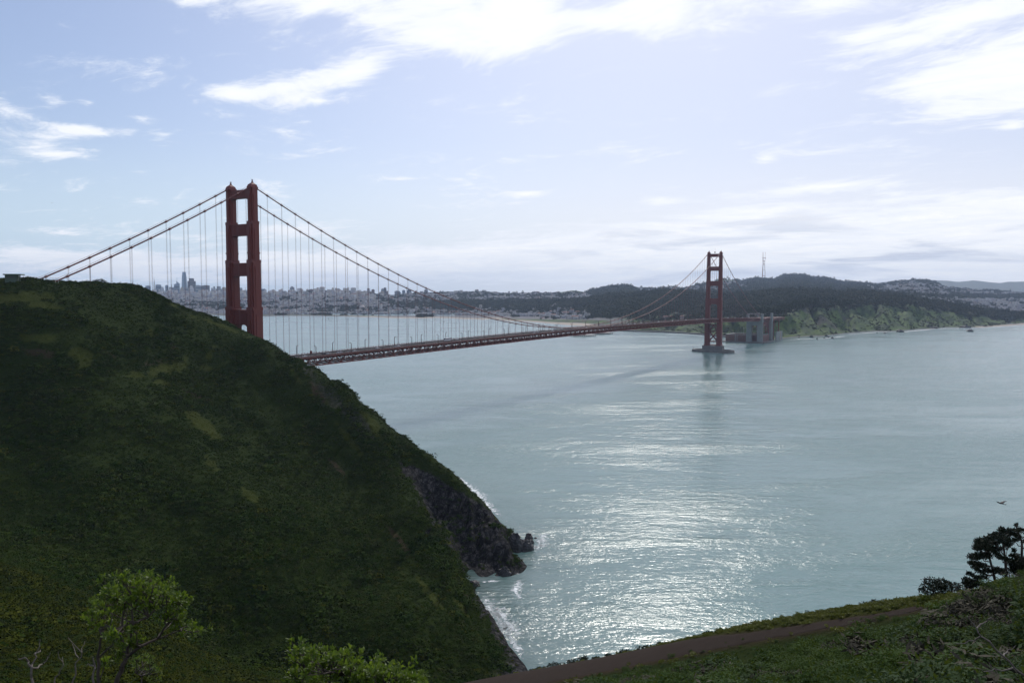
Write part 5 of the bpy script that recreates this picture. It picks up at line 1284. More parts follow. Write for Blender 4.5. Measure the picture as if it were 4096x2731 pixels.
CARP = {k: plain('car_paint_'+k, v, .3, .05, 1) for k, v in dict(white=(.75, .75, .75), silver=(.42, .43, .45), dark=(.03, .03, .035), red=(.30, .03, .03), blue=(.06, .09, .18)).items()}
TYRE = plain('tyre', (.02, .02, .02), .9)
def make_car(col):
    mb = MB()
    prof = [(-2.25, .35), (2.25, .35), (2.25, .75), (1.3, .92), (-2.1, .98), (-2.25, .8)]
    mb.prism(prof, (-.9, .9), 'y', 0)
    cab = [(-1.85, .95), (1.15, .92), (.45, 1.45), (-1.25, 1.48)]
    mb.prism(cab, (-.78, .78), 'y', 0); mb.box((-.4, 0, 1.48), (1.62, 1.5, .09), 0)
    for sy in (-1, 1): mb.box((-.75, sy*.785, 1.2), (.85, .03, .32), 1); mb.box((.22, sy*.785, 1.18), (.75, .03, .30), 1)
    mb.beam((1.16, 0, .96), (.50, 0, 1.42), 1.3, .03, 1); mb.beam((-1.84, 0, 1.02), (-1.30, 0, 1.42), 1.3, .03, 1)
    for x in (-1.35, 1.4):
        for y in (-.82, .82): mb.tube([(x, y-.1, .33), (x, y+.1, .33)], .33, 10, 2)
    o = mb.build('car', [CARP[col], GLASS, TYRE]); return o
cars0 = {k: make_car(k) for k in CARP}; used = set()
def place_car(x, lane, col, label, group):
    o = cars0[col] if col not in used else copy_tree(cars0[col]); used.add(col)
    o.location = (x, lane, zdeck(x)+.02); o.rotation_euler = (0, 0, 0 if lane < 0 else math.pi)
    return tag(o, label, 'car', group)
seen_cars = [(60, -8, 'white'), (89, -8, 'silver'), (86, -4.8, 'dark'), (102, -8, 'silver'), (108, -4.8, 'silver'), (124, -8, 'white'), (164, -1.6, 'white'), (193, -4.8, 'white'), (184, -8, 'silver'), (242, 1.6, 'dark'), (310, 4.8, 'white')]
def px_to_x(px, lane):
    X = np.arange(0, 1640, 1.0); pp = np.stack([X, np.full_like(X, lane), np.array([zdeck(v)+.7 for v in X])], 1)-CAM
    return float(X[np.argmin(np.abs(2048+FPX*(pp@R2)/(pp@Fv)-px))])
cyc = ['white', 'silver', 'white', 'dark', 'white', 'silver', 'blue', 'white', 'silver', 'red']
for k, zx in enumerate([285, 330, 500, 615, 815, 895, 1065, 1125, 1225, 1330, 1395, 1418, 1470, 1492, 1545, 1605, 1660, 1750, 1800, 1830, 1910, 1975, 2070, 2130, 2200, 2275]):
    lane = [-8, -4.8, -1.6][k % 3]; seen_cars.append((px_to_x(2040+zx/2.94, lane), lane, cyc[k % 10]))
seen_cars.sort()
for k, (x, lane, col) in enumerate(seen_cars):
    place_car(x, lane, col, '%s car on the bridge, %s vehicle counted from the headland' % (col, ORD[k]), 'cars crossing the bridge')
for k in range(26):
    x = 1294+k*12.4+rng.random()*4; lane = [-8, -4.8, -1.6, 1.6, 4.8][k % 5]
    place_car(x, lane, cyc[(k*3) % 10], 'tiny car in the queue between the far tower and the concrete pylons', 'cars queued beyond the far tower')
e = empty('bus', (292, 4.8, zdeck(292)+.02)); mb = MB(); mb.box((0, 0, 1.85), (12, 2.5, 2.9)); mb.build('body', CARP['white'], e)
mb = MB(); mb.box((0, 0, 2.3), (11.4, 2.54, .95)); mb.box((-6.0, 0, 2.2), (.1, 2.2, 1.3)); mb.build('windows', GLASS, e)
for x in (-4, 3.6):
    for y in (-1.1, 1.1): mb = MB(); mb.tube([(x, y-.15, .48), (x, y+.15, .48)], .48, 12); mb.build('wheel', TYRE, e)
tag(e, 'white bus among the cars a quarter of the way along the deck', 'bus')
mb = MB(); mb.box((0, 0, 1.2), (1.8, 1.4, 2.4)); mb.box((0, 0, 2.45), (2.0, 1.6, .15)); tag(mb.build('signal_cabinet', ORANGE, loc=(87, 13.4, zdeck(87)+.3)), 'red metal cabinet on the far sidewalk of the deck', 'cabinet')

# ------------------------------------------------------------------ rocks
def rock(px0, px1, yb, yt, label, grp=None, mat=ROCK, seed=0, d=None, name='rock', flat=1.0, grow=1.0):
    d = float(dsea((px0+px1)/2, yb)) if d is None else d
    c = P((px0+px1)/2, yb, d); w_ = (px1-px0)/FPX*d*grow; h = (yb-yt)/FPX*d*grow
    r = np.random.default_rng(seed+int(px0)); mb = MB(); n, m_ = 26, 14; V = []; off = r.random(3)*50
    for i in range(m_+1):
        th = math.pi*.5*(1-i/m_)-.25*(i == m_)
        for k in range(n):
            a = 2*math.pi*k/n; v = np.array([math.cos(th)*math.cos(a), math.cos(th)*math.sin(a), math.sin(th)])
            q = v*2.2+off
            rr = .78+.55*float(fbm(np.array([q[0]+q[2]*1.7]), np.array([q[1]-q[2]*1.3]), 4, seed)[0])*.9+.16*(float(vnoise(np.array([a*2.2+off[0]]), np.array([th*2.0+off[1]]), seed)[0])-.5)
            V.append((v[0]*rr*w_*.5, v[1]*rr*w_*.5, v[2]*rr*h*.9-.3*(i == m_)))
    mb.add(V, [(i*n+k, i*n+(k+1) % n, (i+1)*n+(k+1) % n, (i+1)*n+k) for i in range(m_) for k in range(n)])
    o = mb.build(name, mat, loc=(c[0], c[1], 0 if yb else c[2])); o.rotation_euler = (0, 0, YAW+math.pi/2)
    return tag(o, label, 'rock', grp)
WET = plain('wet_rock', (.026, .025, .026), .55, .6, .5, bump=.7); PALEROCK = plain('pale_rock', (.20, .195, .19), .85, .5, .25, bump=.7)
def q9(a): return 1400+a/2.24
def q9y(a): return 1700+a/2.24
for k, (x0, x1, yb, yt, lab) in enumerate([(1400, 1560, 1120, 945, 'large black rock joining the headland tip to the sea'), (1500, 1648, 1112, 1010, 'black rock at the very end of the headland tip'), (1560, 1642, 1030, 962, 'pointed black sea stack at the headland tip'), (1648, 1674, 1012, 1000, 'small round rock awash beyond the headland tip'),
                                         (1330, 1442, 1338, 1250, 'dark rock at the right corner of the cove cliff'), (1055, 1165, 1436, 1384, 'low dark rock in the surf below the cove cliff'), (1600, 1650, 1060, 1018, 'small black rock beside the pointed stack')]):
    rock(q9(x0), q9(x1), q9y(yb), q9y(yt), lab, 'rocks at the headland foot', WET, k, grow=1.25)
for k, (x0, x1, yb, yt, lab) in enumerate([(q6(1266), q6(1316), q6y(1384), q6y(1360), 'round dark rock in the surf, largest off the middle of the green bluff'), (q6(1212), q6(1252), q6y(1374), q6y(1350), 'dark rock just left of the round one off the green bluff'), (q6(1140), q6(1182), q6y(1384), q6y(1370), 'low dark rock in the surf off the green bluff'),
     (q6(1036), q6(1064), q6y(1394), q6y(1375), 'small lone rock leftmost off the green bluff'), (q6(1170), q6(1230), q6y(1350), q6y(1320), 'dark boulder pile at the foot of the green bluff'), (q6(930), q6(992), q6y(1368), q6y(1330), 'dark boulder at the bluff foot near the retaining wall'), (q6(756), q6(780), q6y(1375), q6y(1362), 'little rock on the sand by the retaining wall'),
     (q6(2090), q6(2142), q6y(1308), q6y(1290), 'dark rock in the white surf right of the green bluff'), (q6(1980), q6(2004), q6y(1300), q6y(1288), 'small rock in the white surf right of the green bluff'), (q7x if False else 3500+130/3.946, 3500+182/3.946, 1050+1118/3.946, 1050+1102/3.946, 'flat rock off the right part of the bluff'),
     (3500+338/3.946, 3500+458/3.946, 1050+1096/3.946, 1050+1050/3.946, 'big dark jagged rock at the right part of the bluff shore'), (3500+885/3.946, 3500+1000/3.946, 1050+1040/3.946, 1050+1008/3.946, 'dark rock shelf on the shore left of the beach'), (3500+1330/3.946, 3500+1500/3.946, 1050+1030/3.946, 1050+990/3.946, 'rock point where the bluff meets the beach'),
     (3500+1446/3.946, 3500+1556/3.946, 1050+1090/3.946, 1050+1044/3.946, 'lone block shaped rock in the sea before the beach')]):
    rock(x0, x1, yb, yt, lab, 'rocks along the far shore', WET, 20+k, grow=1.15)

# ------------------------------------------------------------------ surf
V = []; F = []; Cc = []
def foam_strip(line, wid, off=.12, lead=.25):
    """ribbon of broken foam along a shoreline; densest in its middle"""
    base = len(V); q = np.array([S(x, y) for x, y in line]); 
    seg = np.linalg.norm(np.diff(q, axis=0), axis=1); tt = np.concatenate([[0], np.cumsum(seg)]); n = max(6, int(tt[-1]/max(2.0, wid/6)))
    u = np.linspace(0, tt[-1], n); pl = np.stack([np.interp(u, tt, q[:, k]) for k in range(3)], 1)
    tg = np.gradient(pl, axis=0); nr = np.stack([-tg[:, 1], tg[:, 0], 0*tg[:, 0]], 1); nr /= np.linalg.norm(nr, axis=1, keepdims=True)
    for i in range(n):
        wn = wid*(.6+.8*float(vnoise(np.array([u[i]/wid*.8]), np.array([line[0][0]*1.0]), 3)[0]))
        for k, (o_, c_) in enumerate(((-1, 0), (-.5, .5), (0, .85), (.5, .5), (1, 0))):
            p = pl[i]+nr[i]*wn*o_; V.append((p[0], p[1], off)); e_ = min(1, 4*min(i, n-1-i)/n); Cc.append((c_*e_,)*3+(1,))
    for i in range(n-1):
        for k in range(4): F.append((base+i*5+k, base+i*5+k+1, base+(i+1)*5+k+1, base+(i+1)*5+k))
foam_strip([(2135, 2700), (2075, 2600), (2020, 2510), (1968, 2440), (1930, 2385), (1895, 2335)], 7)
foam_strip([(2060, 2590), (2030, 2500), (1985, 2430), (1950, 2390)], 11)
foam_strip([(2085, 2215), (2140, 2200), (2175, 2175), (2170, 2140), (2120, 2120)], 8); foam_strip([(2100, 2200), (2160, 2180), (2150, 2140)], 7)
foam_strip([(2040, 2325), (2070, 2290), (2062, 2250), (2050, 2215), (2075, 2200)], 4)
foam_strip([(1885, 2330), (1960, 2325), (2030, 2320)], 2)
foam_strip([(1800, 1872), (1860, 1930), (1915, 1975), (1960, 2030), (2010, 2075), (2080, 2110)], 7)
foam_strip([(2100, 2420), (2060, 2360), (2090, 2300)], 5)
foam_strip([(3050, 1362), (3110, 1360), (3170, 1353), (3290, 1351), (3390, 1338), (3515, 1328.5), (3620, 1327), (3730, 1316), (3895, 1311), (3935, 1311), (4100, 1302), (4400, 1286)], 26)
foam_strip([(3100, 1364), (3200, 1356), (3300, 1354), (3420, 1339)], 22); foam_strip([(2900, 1353), (2985, 1370), (3060, 1372)], 14)
foam_strip([(2440, 1323), (2540, 1328), (2640, 1332), (2730, 1336), (2830, 1344), (2910, 1352)], 10)
foam_strip([(1960, 1278), (2150, 1292), (2310, 1304)], 12)
foam_strip([(2775, 1402), (2860, 1413), (2935, 1408)], 5)
foam_strip([(815, 1267), (838, 1267)], 6)
me = bpy.data.meshes.new('surf'); me.from_pydata(V, [], F); at = me.color_attributes.new('cover', 'FLOAT_COLOR', 'POINT'); at.data.foreach_set('color', np.array(Cc, np.float32).reshape(-1)); me.materials.append(FOAM)
o = bpy.data.objects.new('foam', me); COL.objects.link(o); tag(o, 'white surf along the rocks and the far beach', kind='stuff')

# ------------------------------------------------------------------ boats, buoys, bird, aircraft
c = S(845, 1267.5); e = empty('motor_yacht', tuple(c), YAW+math.pi/2-.15)
mb = MB(); mb.prism([(-10.5, -.6), (9, -.6), (11.5, 2.4), (-10.5, 2.0)], (-2.8, 2.8), 'y'); mb.build('hull', WHITE, e)
mb = MB(); mb.box((-1, 0, 3.4), (14, 4.6, 2.6), top=(.9, .95)); mb.box((-1.5, 0, 5.7), (9, 4.0, 2.2), top=(.85, .9)); mb.build('cabin', WHITE, e)
mb = MB(); mb.box((-1, 0, 3.6), (13, 4.72, .9)); mb.box((-1.5, 0, 5.8), (8.4, 4.1, .8)); mb.build('windows', GLASS, e)
mb = MB(); mb.tube([(-2, 0, 6.6), (-2.4, 0, 9.5)], .15, 5); mb.build('mast', WHITE, e)
tag(e, 'small white two decked boat on the water left of the near tower', 'boat')
for px, py, lab in ((1315, 1278, 'tiny dark buoy on the water below the ridge knoll'), (1776, 1289, 'tiny dark buoy standing off the marsh beach')):
    c = S(px, py); e = empty('buoy', tuple(c)); mb = MB(); mb.tube([(0, 0, -.5), (0, 0, 1.0)], 1.4, 10); mb.build('float', DARKSTEEL, e); mb = MB(); mb.tube([(0, 0, 1), (0, 0, 7)], [.9, .3], 6); mb.box((0, 0, 7), (1, 1, 1.2)); mb.build('tower', DARKSTEEL, e); tag(e, lab, 'buoy', 'buoys')
BIRDM = plain('bird_feather', (.035, .028, .024), .8, .3, 3)
c = P(4004, 2013, 100)
mb = MB()
mb.tube([(-.40, 0, 0), (-.30, 0, .03), (-.1, 0, .05), (.1, 0, .04), (.24, 0, .05), (.30, 0, .06), (.36, 0, .045), (.40, 0, .02)], [.015, .06, .10, .10, .06, .055, .045, .01], 10)
mb.add([(-.34, -.05, .03), (-.34, .05, .03), (-.64, .13, .0), (-.66, 0, .0), (-.64, -.13, .0), (-.34, -.05, .01), (-.34, .05, .01), (-.64, .13, -.015), (-.66, 0, -.015), (-.64, -.13, -.015)], [(0, 1, 2, 3, 4), (9, 8, 7, 6, 5), (1, 6, 7, 2), (2, 7, 8, 3), (3, 8, 9, 4), (4, 9, 5, 0)])
for s_, lift in ((1, .34), (-1, .02)):      # wings raised unevenly in a banking glide, fingered tips
    sp_ = [(0.06, .16, -.16, .05), (.25, .20, -.17, .05+lift*.25), (.5, .19, -.17, .07+lift*.55), (.68, .12, -.15, .08+lift*.85)]
    top = []
    for y, lead, trail, z in sp_: top += [(lead, s_*y, z+.015), (trail, s_*y, z)]
    bot = [(a, b_, c_-.03) for a, b_, c_ in top]; vs = top+bot; n = len(sp_); f = []
    for i in range(n-1): f += [(2*i, 2*i+2, 2*i+3, 2*i+1), (2*n+2*i+1, 2*n+2*i+3, 2*n+2*i+2, 2*n+2*i), (2*i, 2*n+2*i, 2*n+2*i+2, 2*i+2), (2*i+1, 2*i+3, 2*n+2*i+3, 2*n+2*i+1)]
    mb.add(vs, f)
    for k in range(5):
        y0, x0 = .66, .12-k*.062; z0 = .08+lift*.84; an = -.1+k*.16
        mb.add([(x0, s_*y0, z0), (x0-.05, s_*y0, z0), (x0-.05-.24*math.sin(an), s_*(y0+.25), z0+.02+lift*.35), (x0-.01-.24*math.sin(an), s_*(y0+.26), z0+.02+lift*.36), (x0, s_*y0, z0-.012), (x0-.05, s_*y0, z0-.012), (x0-.05-.24*math.sin(an), s_*(y0+.25), z0+.008+lift*.35), (x0-.01-.24*math.sin(an), s_*(y0+.26), z0+.008+lift*.36)], [(0, 1, 2, 3), (7, 6, 5, 4), (0, 3, 7, 4), (1, 5, 6, 2)])
o = mb.build('bird', BIRDM, loc=tuple(c), smooth=True); o.rotation_euler = (-.12, 0.05, YAW+.5); tag(o, 'dark soaring bird with fingered wings above the bright water', 'bird')
c = P(208, 812, 3300); e = empty('aircraft', tuple(c), YAW+.15); mb = MB(); mb.tube([(-4, 0, 0), (-2, 0, .2), (1.5, 0, .2), (3, 0, 0)], [.25, .6, .7, .2], 8); mb.build('fuselage', DARKSTEEL, e); mb = MB(); mb.box((.6, 0, .6), (1.5, 10.5, .2)); mb.build('wing', DARKSTEEL, e); mb = MB(); mb.box((-3.6, 0, .3), (.9, 3.4, .15)); mb.box((-3.7, 0, 1), (1, .2, 1.4)); mb.build('tail', DARKSTEEL, e)
tag(e, 'tiny light aircraft in the blue sky above the headland crest', 'aircraft')

# ------------------------------------------------------------------ on the headland crest
d = 486.0; BUNK = plain('bunker_green', (.055, .085, .060), .85, .3, .3); c = P(52, 1119, d); e = empty('lookout_bunker', tuple(c), YAW+.2)
mb = MB(); mb.box((0, .6, .6), (5, 6.2, 5.0)); mb.build('wall', BUNK, e)
mb = MB(); mb.box((0, -.6, 3.3), (6.6, 10.2, .7), top=(.96, .97)); mb.build('roof', BUNK, e); mb = MB(); mb.box((0, -4.0, .9), (.5, .5, 4.6)); mb.build('post', BUNK, e)
mb = MB(); mb.box((-2.55, .6, 1.6), (.15, 4.4, .7)); mb.build('window', DARKSTEEL, e)
tag(e, 'low green bunker with an overhanging flat roof on the headland crest', 'bunker')
def fence(line, d, h, label, name='railing', mat=WHITE, nb=3):
    q = [P(x, y, d) for x, y in line]; o_ = q[0]; e = empty(name, tuple(o_)); mb = MB()
    for a, b_ in zip(q[:-1], q[1:]):
        for k in range(nb): z = h*(k+1)/nb; mb.beam((a[0]-o_[0], a[1]-o_[1], a[2]-o_[2]+z), (b_[0]-o_[0], b_[1]-o_[1], b_[2]-o_[2]+z), .09, .09)
    mb.build('rail', mat, e); mb = MB()
    for a, b_ in zip(q[:-1], q[1:]):
        n = max(2, int(np.linalg.norm(b_-a)/1.8))
        for k in range(n+1): p = a+(b_-a)*k/n; mb.beam((p[0]-o_[0], p[1]-o_[1], p[2]-o_[2]-2.0), (p[0]-o_[0], p[1]-o_[1], p[2]-o_[2]+h), .1, .1)
    mb.build('posts', mat, e); tag(e, label, 'railing')
fence([(138, 1116), (165, 1117), (233, 1119)], 500, 1.5, 'white railing on the crest where the cables pass behind the headland')
fence([(82, 1107), (110, 1110), (138, 1114)], 492, .9, 'thin cable fence sloping down from the green bunker', nb=1, mat=DARKSTEEL)
SK = plain('skin', (.42, .27, .20), .6)
for px, py, col, lab in ((531, 1143.5, (.05, .05, .07), 'person in dark clothes standing on the crest path, left one'), (549, 1147.5, (.12, .03, .03), 'person in dark red jacket standing on the crest path, right one')):
    d = 553; c = P(px, py, d); me = bpy.data.meshes.new('person')
    vs = [(0, 0, .95), (0, 0, 1.2), (0, 0, 1.45), (0, 0, 1.56), (0, .02, 1.68), (0, .0, 1.76), (0, .2, 1.40), (.02, .27, 1.12), (.10, .26, .88), (0, -.2, 1.40), (.02, -.27, 1.12), (.10, -.26, .88), (0, .1, .88), (.02, .11, .48), (0, .12, .06), (.14, .12, .03), (0, -.1, .88), (-.03, -.11, .48), (-.05, -.12, .06), (.10, -.12, .03)]
    me.from_pydata(vs, [(0, 1), (1, 2), (2, 3), (3, 4), (4, 5), (2, 6), (6, 7), (7, 8), (2, 9), (9, 10), (10, 11), (0, 12), (12, 13), (13, 14), (14, 15), (0, 16), (16, 17), (17, 18), (18, 19)], [])
    o = bpy.data.objects.new('person', me); COL.objects.link(o); me.materials.append(plain('clothes_%d' % px, col, .8))
    sk_ = o.modifiers.new('skin', 'SKIN'); rad = [.15, .14, .16, .06, .10, .08, .07, .05, .04, .07, .05, .04, .1, .07, .05, .04, .1, .07, .05, .04]
    for v, r in zip(me.skin_vertices[0].data, rad): v.radius = (r, r)
    me.skin_vertices[0].data[0].use_root = True
    o.modifiers.new('smooth', 'SUBSURF').render_levels = 1
    o.location = (c[0], c[1], float(terr(np.array([px]), np.array([d]))[0, 2])+.2); o.rotation_euler = (0, 0, YAW+2.6); tag(o, lab, 'person', 'people on the crest')

# ------------------------------------------------------------------ shrubs and trees near the camera, each one on its own
def leaves_mesh(centers, axes, n_each, ln, wd, seed, spread_=.06):
    """rosettes of spoon shaped leaves: every leaf is a small folded blade of six faces"""
    r = np.random.default_rng(seed); V = []; F = []
    for c, ax in zip(centers, axes):
        ax = np.asarray(ax)/np.linalg.norm(ax)
        for i in range(n_each):
            t_ = r.normal(size=3); t_ -= ax*(t_@ax); t_ /= np.linalg.norm(t_)+1e-9
            el_ = .25+1.0*r.random(); dv = t_*math.cos(el_)+ax*math.sin(el_); nrm = ax*math.cos(el_)-t_*math.sin(el_); sd = np.cross(dv, nrm)
            l_ = ln*(.65+.6*r.random()); w_ = wd*(.7+.5*r.random()); b0 = np.asarray(c)+r.normal(size=3)*spread_+t_*.004
            o = len(V); mid = .008
            for u, ww, cv in ((0, .12, 0), (.35, .55, .02), (.7, 1.0, .0), (.92, .6, -.05), (1.0, .08, -.09)):
                m_ = b0+dv*l_*u+nrm*l_*cv; V += [m_-sd*w_*ww*.5+nrm*w_*.16*ww, m_, m_+sd*w_*ww*.5+nrm*w_*.16*ww]
            for k in range(4):
                a = o+3*k; F += [(a, a+1, a+4, a+3), (a+1, a+2, a+5, a+4)]
    mb = MB(); mb.v = [tuple(map(float, v)) for v in V]; mb.f = F; mb.m = [0]*len(F); return mb
m, t, b = newmat('glossy_leaf')
g = N(t, 'ShaderNodeNewGeometry'); rn = M(t, 'ADD', M(t, 'MULTIPLY', g.outputs['Random Per Island'], .7), .1)
lc = MIX(t, rn, (.026, .058, .006), (.135, .185, .022)); t.links.new(lc, b.inputs['Base Color']); b.inputs['Roughness'].default_value = .45; b.inputs['Specular IOR Level'].default_value = .25
tr = N(t, 'ShaderNodeBsdfTranslucent', i_Color=MIX(t, rn, (.06, .13, .010), (.24, .32, .03))); mx = N(t, 'ShaderNodeMixShader', i_0=.42)
t.links.new(b.outputs[0], mx.inputs[1]); t.links.new(tr.outputs[0], mx.inputs[2]); t.links.new(mx.outputs[0], t.nodes['Material Output'].inputs[0])
LEAF = m
YLEAF = m.copy(); YLEAF.name = 'yellow_leaf'
def qa(zx, zy, d, ox=0, oy=2200, s=2.352): return P(ox+zx/s, oy+zy/s, d)
def grow_shrub(name, label, cat, clusters, nodes, links, d, seed, n_each, ln, wd, mat, ox=0, oy=2200, s=2.352, r0=.022, fill=3, rad=.05, depth=.3):
    r = np.random.default_rng(seed)
    base = qa(*nodes[0][:2], d, ox, oy, s); e = empty(name, tuple(base))
    pos = {i: qa(n[0], n[1], d+(n[2] if len(n) > 2 else 0), ox, oy, s)-base for i, n in enumerate(nodes)}
    mb = MB()
    for i, j, ra, rb in links:
        a, b_ = pos[i], pos[j]; mid = [(a*(1-u)+b_*u+r.normal(size=3)*.018*np.linalg.norm(b_-a)*(0 < u < 1)) for u in np.linspace(0, 1, 5)]
        mb.tube([tuple(p) for p in mid], list(np.linspace(ra, rb, 5)), 7)
    cen = []; axs = []
    for zx, zy in clusters:
        dd = d+r.normal()*depth; tip = qa(zx, zy, dd, ox, oy, s)-base
        k = min(pos, key=lambda i: np.linalg.norm((pos[i]-tip)*np.array([1, 1, 1]))+(0 if pos[i][2] < tip[2] else .25)+(.5 if i == 0 else 0)); st_ = pos[k]
        mid = [st_*(1-u)+tip*u+np.array([0, 0, -.12*u*(1-u)*np.linalg.norm(tip-st_)])+r.normal(size=3)*.02*(0 < u < 1) for u in np.linspace(0, 1, 5)]
        mb.tube([tuple(p) for p in mid], list(np.linspace(.009, .004, 5)), 5)
        ax0 = (tip-st_)/np.linalg.norm(tip-st_)*.5+np.array([0, 0, .7])
        for q in range(fill):
            off = r.normal(size=3)*rad*(q > 0); cen.append(tip+off); axs.append(ax0+r.normal(size=3)*.4)
            if q: mb.tube([tuple(mid[3]), tuple(tip+off)], [.004, .003], 4)
    mb.build('branches', BARK, e); leaves_mesh(cen, axs, n_each, ln, wd, seed, .012).build('foliage', mat, e)
    return tag(e, label, cat)
cl1 = [(1130, 270), (1160, 300), (1270, 300), (1240, 330), (1400, 270), (1420, 300), (1500, 340), (1540, 330), (1590, 370), (1000, 380), (980, 410), (1100, 400), (1100, 450), (1180, 400), (1250, 380), (1250, 440), (1320, 380), (1380, 400), (1380, 340), (1480, 430), (1440, 400), (1650, 420), (1640, 460), (1720, 440), (1560, 470), (1600, 430), (1440, 510), (1180, 470), (960, 530), (910, 520), (1010, 590), (820, 600), (850, 660), (930, 720), (1040, 690), (1030, 770), (1060, 820), (1140, 670), (1250, 750), (1240, 870), (1300, 830), (1160, 900), (1130, 980), (1260, 930), (1600, 600), (1680, 590), (1560, 650), (1640, 690), (1700, 690), (1780, 700), (1850, 740), (1880, 760), (1000, 1050), (1690, 540), (1500, 500), (1340, 470), (1300, 430), (1200, 540), (1080, 470), (1700, 480), (1660, 640), (1230, 300), (1340, 320), (1460, 350), (1310, 440), (1420, 450), (1540, 410), (1030, 430), (1140, 430)]
nd1 = [(1080, 1290), (1200, 1000, .05), (1330, 900, -.05), (1480, 830, .1), (1560, 710, .0), (1130, 780, .1), (1250, 690, -.1), (1240, 560, .05), (1180, 500, .1), (930, 1290, .1), (920, 1010, .15), (960, 790, .1), (960, 640, .1), (1400, 620, -.1), (1490, 520, 0), (1360, 480, .1), (1100, 520, .1), (1680, 760, .1), (1050, 900, .1), (1150, 1080, 0)]
lk1 = [(0, 19, .030, .026), (19, 1, .026, .022), (1, 2, .022, .018), (2, 3, .018, .014), (3, 4, .014, .010), (1, 5, .016, .012), (5, 8, .012, .008), (1, 6, .018, .013), (6, 7, .013, .009), (6, 13, .012, .009), (13, 14, .009, .007), (7, 15, .009, .006), (9, 10, .020, .016), (10, 11, .015, .011), (11, 12, .011, .007), (8, 16, .008, .006), (3, 17, .010, .006), (10, 18, .012, .008), (18, 5, .008, .007)]
grow_shrub('leafy_shrub', 'tall leafy shrub with glossy leaves and open branches at lower left', 'shrub', cl1, nd1, lk1, 9.0, 3, 14, .058, .024, LEAF, fill=4, rad=.055)
cl2 = [(1370, 985), (1300, 1010), (1400, 1060), (1340, 1040), (1300, 1090), (1440, 1090), (1480, 1120), (1500, 1140), (1380, 1120), (1260, 1110)]
grow_shrub('leafy_shrub', 'small yellowish leafed shrub beneath the tall open one', 'shrub', cl2, [(1330, 1300), (1330, 1180, .1), (1400, 1160, .05), (1290, 1160, 0)], [(0, 1, .012, .008), (1, 2, .008, .005), (1, 3, .008, .005)], 10.5, 5, 10, .040, .014, YLEAF, rad=.045)
top2 = [(410, 1130), (440, 1010), (455, 905), (520, 885), (565, 910), (575, 985), (640, 985), (700, 995), (765, 965), (830, 985), (900, 985), (960, 1020), (1030, 1030), (1075, 1090), (1160, 1085), (1230, 1085), (1310, 1100), (1400, 1115), (1450, 1150), (1540, 1160), (1600, 1165), (1650, 1240)]
r_ = np.random.default_rng(12); cl3 = []
for k in range(190):
    x = 420+1230*r_.random(); ty = np.interp(x, [q[0] for q in top2], [q[1] for q in top2])
    y = ty+42+(1420-ty)*r_.random()**1.35; cl3.append((x, y))
cl3 += [(x, y+34) for x, y in top2]
nd3 = [(760, 1700), (560, 1450, .1), (700, 1420, -.1), (860, 1400, .1), (1020, 1430, -.1), (1200, 1450, .1), (1400, 1480, 0), (1560, 1500, .1), (520, 1150, .1), (480, 1280, 0), (760, 1200, .1), (920, 1180, 0), (1050, 1250, .1), (1230, 1290, 0), (1420, 1320, .1)]
lk3 = [(0, k, .022, .012) for k in range(1, 8)]+[(1, 9, .012, .009), (9, 8, .009, .006), (2, 10, .012, .008), (3, 11, .012, .008), (4, 12, .01, .007), (5, 13, .01, .007), (6, 14, .01, .006)]
grow_shrub('leafy_shrub', 'dense bright green leafy shrub at the bottom edge left of centre', 'shrub', cl3, nd3, lk3, 7.6, 8, 15, .054, .024, LEAF, ox=1000, rad=.05, depth=.35)
def dead(label, strokes, d, ox=0, oy=2200, s=2.352, r0=.011):
    base = qa(*strokes[0][0], d, ox, oy, s); e = None; mb = MB(); r = np.random.default_rng(int(strokes[0][0][0]))
    for i, st_ in enumerate(strokes):
        pts_ = [qa(x, y, d+.12*i, ox, oy, s)-base if (k or not i) else qa(x, y, d+.12*max(0, i-1)*0, ox, oy, s)-base for k, (x, y) in enumerate(st_)]
        out = []
        for a, b_ in zip(pts_[:-1], pts_[1:]):
            for u in (0, .33, .66): out.append(tuple(a*(1-u)+b_*u+r.normal(size=3)*.012*(u > 0)))
        out.append(tuple(pts_[-1])); rr = r0*(1 if i == 0 else .62)
        mb.tube(out, list(np.linspace(rr, rr*.35, len(out))), 6)
    return tag(mb.build('dead_branch', DEADWOOD, loc=tuple(base)), label, 'branch')
dead('pale forked dead branch at the far lower left', [[(320, 1330), (310, 1249), (298, 1100), (240, 1010), (175, 1022)], [(298, 1100), (325, 975), (360, 930), (378, 840)], [(305, 1105), (400, 1070), (440, 1030), (470, 960)], [(325, 975), (378, 935)]], 9.0, r0=.018)
dead('short white dead branch at the foot of the tall leafy shrub', [[(884, 1330), (878, 1150), (884, 1050), (872, 1000)], [(880, 1085), (850, 1080), (825, 1066)]], 8.6, r0=.013)
dead('thin dead twig with spreading tips left of the tall leafy shrub', [[(695, 1330), (708, 1080), (770, 960), (640, 820)], [(770, 960), (800, 850)], [(740, 1010), (680, 880)]], 9.2, r0=.010)
dead('thin dark dead twig halfway between the pale branch and the shrub', [[(530, 1330), (520, 1190), (600, 1080), (545, 950)], [(600, 1080), (585, 1000)]], 9.3, r0=.009)
dead('thin bare stick rising from the dense bright shrub', [[(558, 1400), (565, 1180), (580, 1050), (598, 950), (612, 893)]], 7.4, ox=1000, r0=.009)
dead('long bare branch lying across the sage at lower right', [[(1180, 1570), (1125, 1510), (970, 1365), (800, 1215), (768, 1155), (700, 1065)], [(768, 1155), (810, 1120), (880, 1070)], [(800, 1215), (710, 1248), (610, 1270)], [(970, 1365), (1000, 1330), (1062, 1284)]], 9.5, ox=3500, oy=1900, s=1.8877, r0=.017)
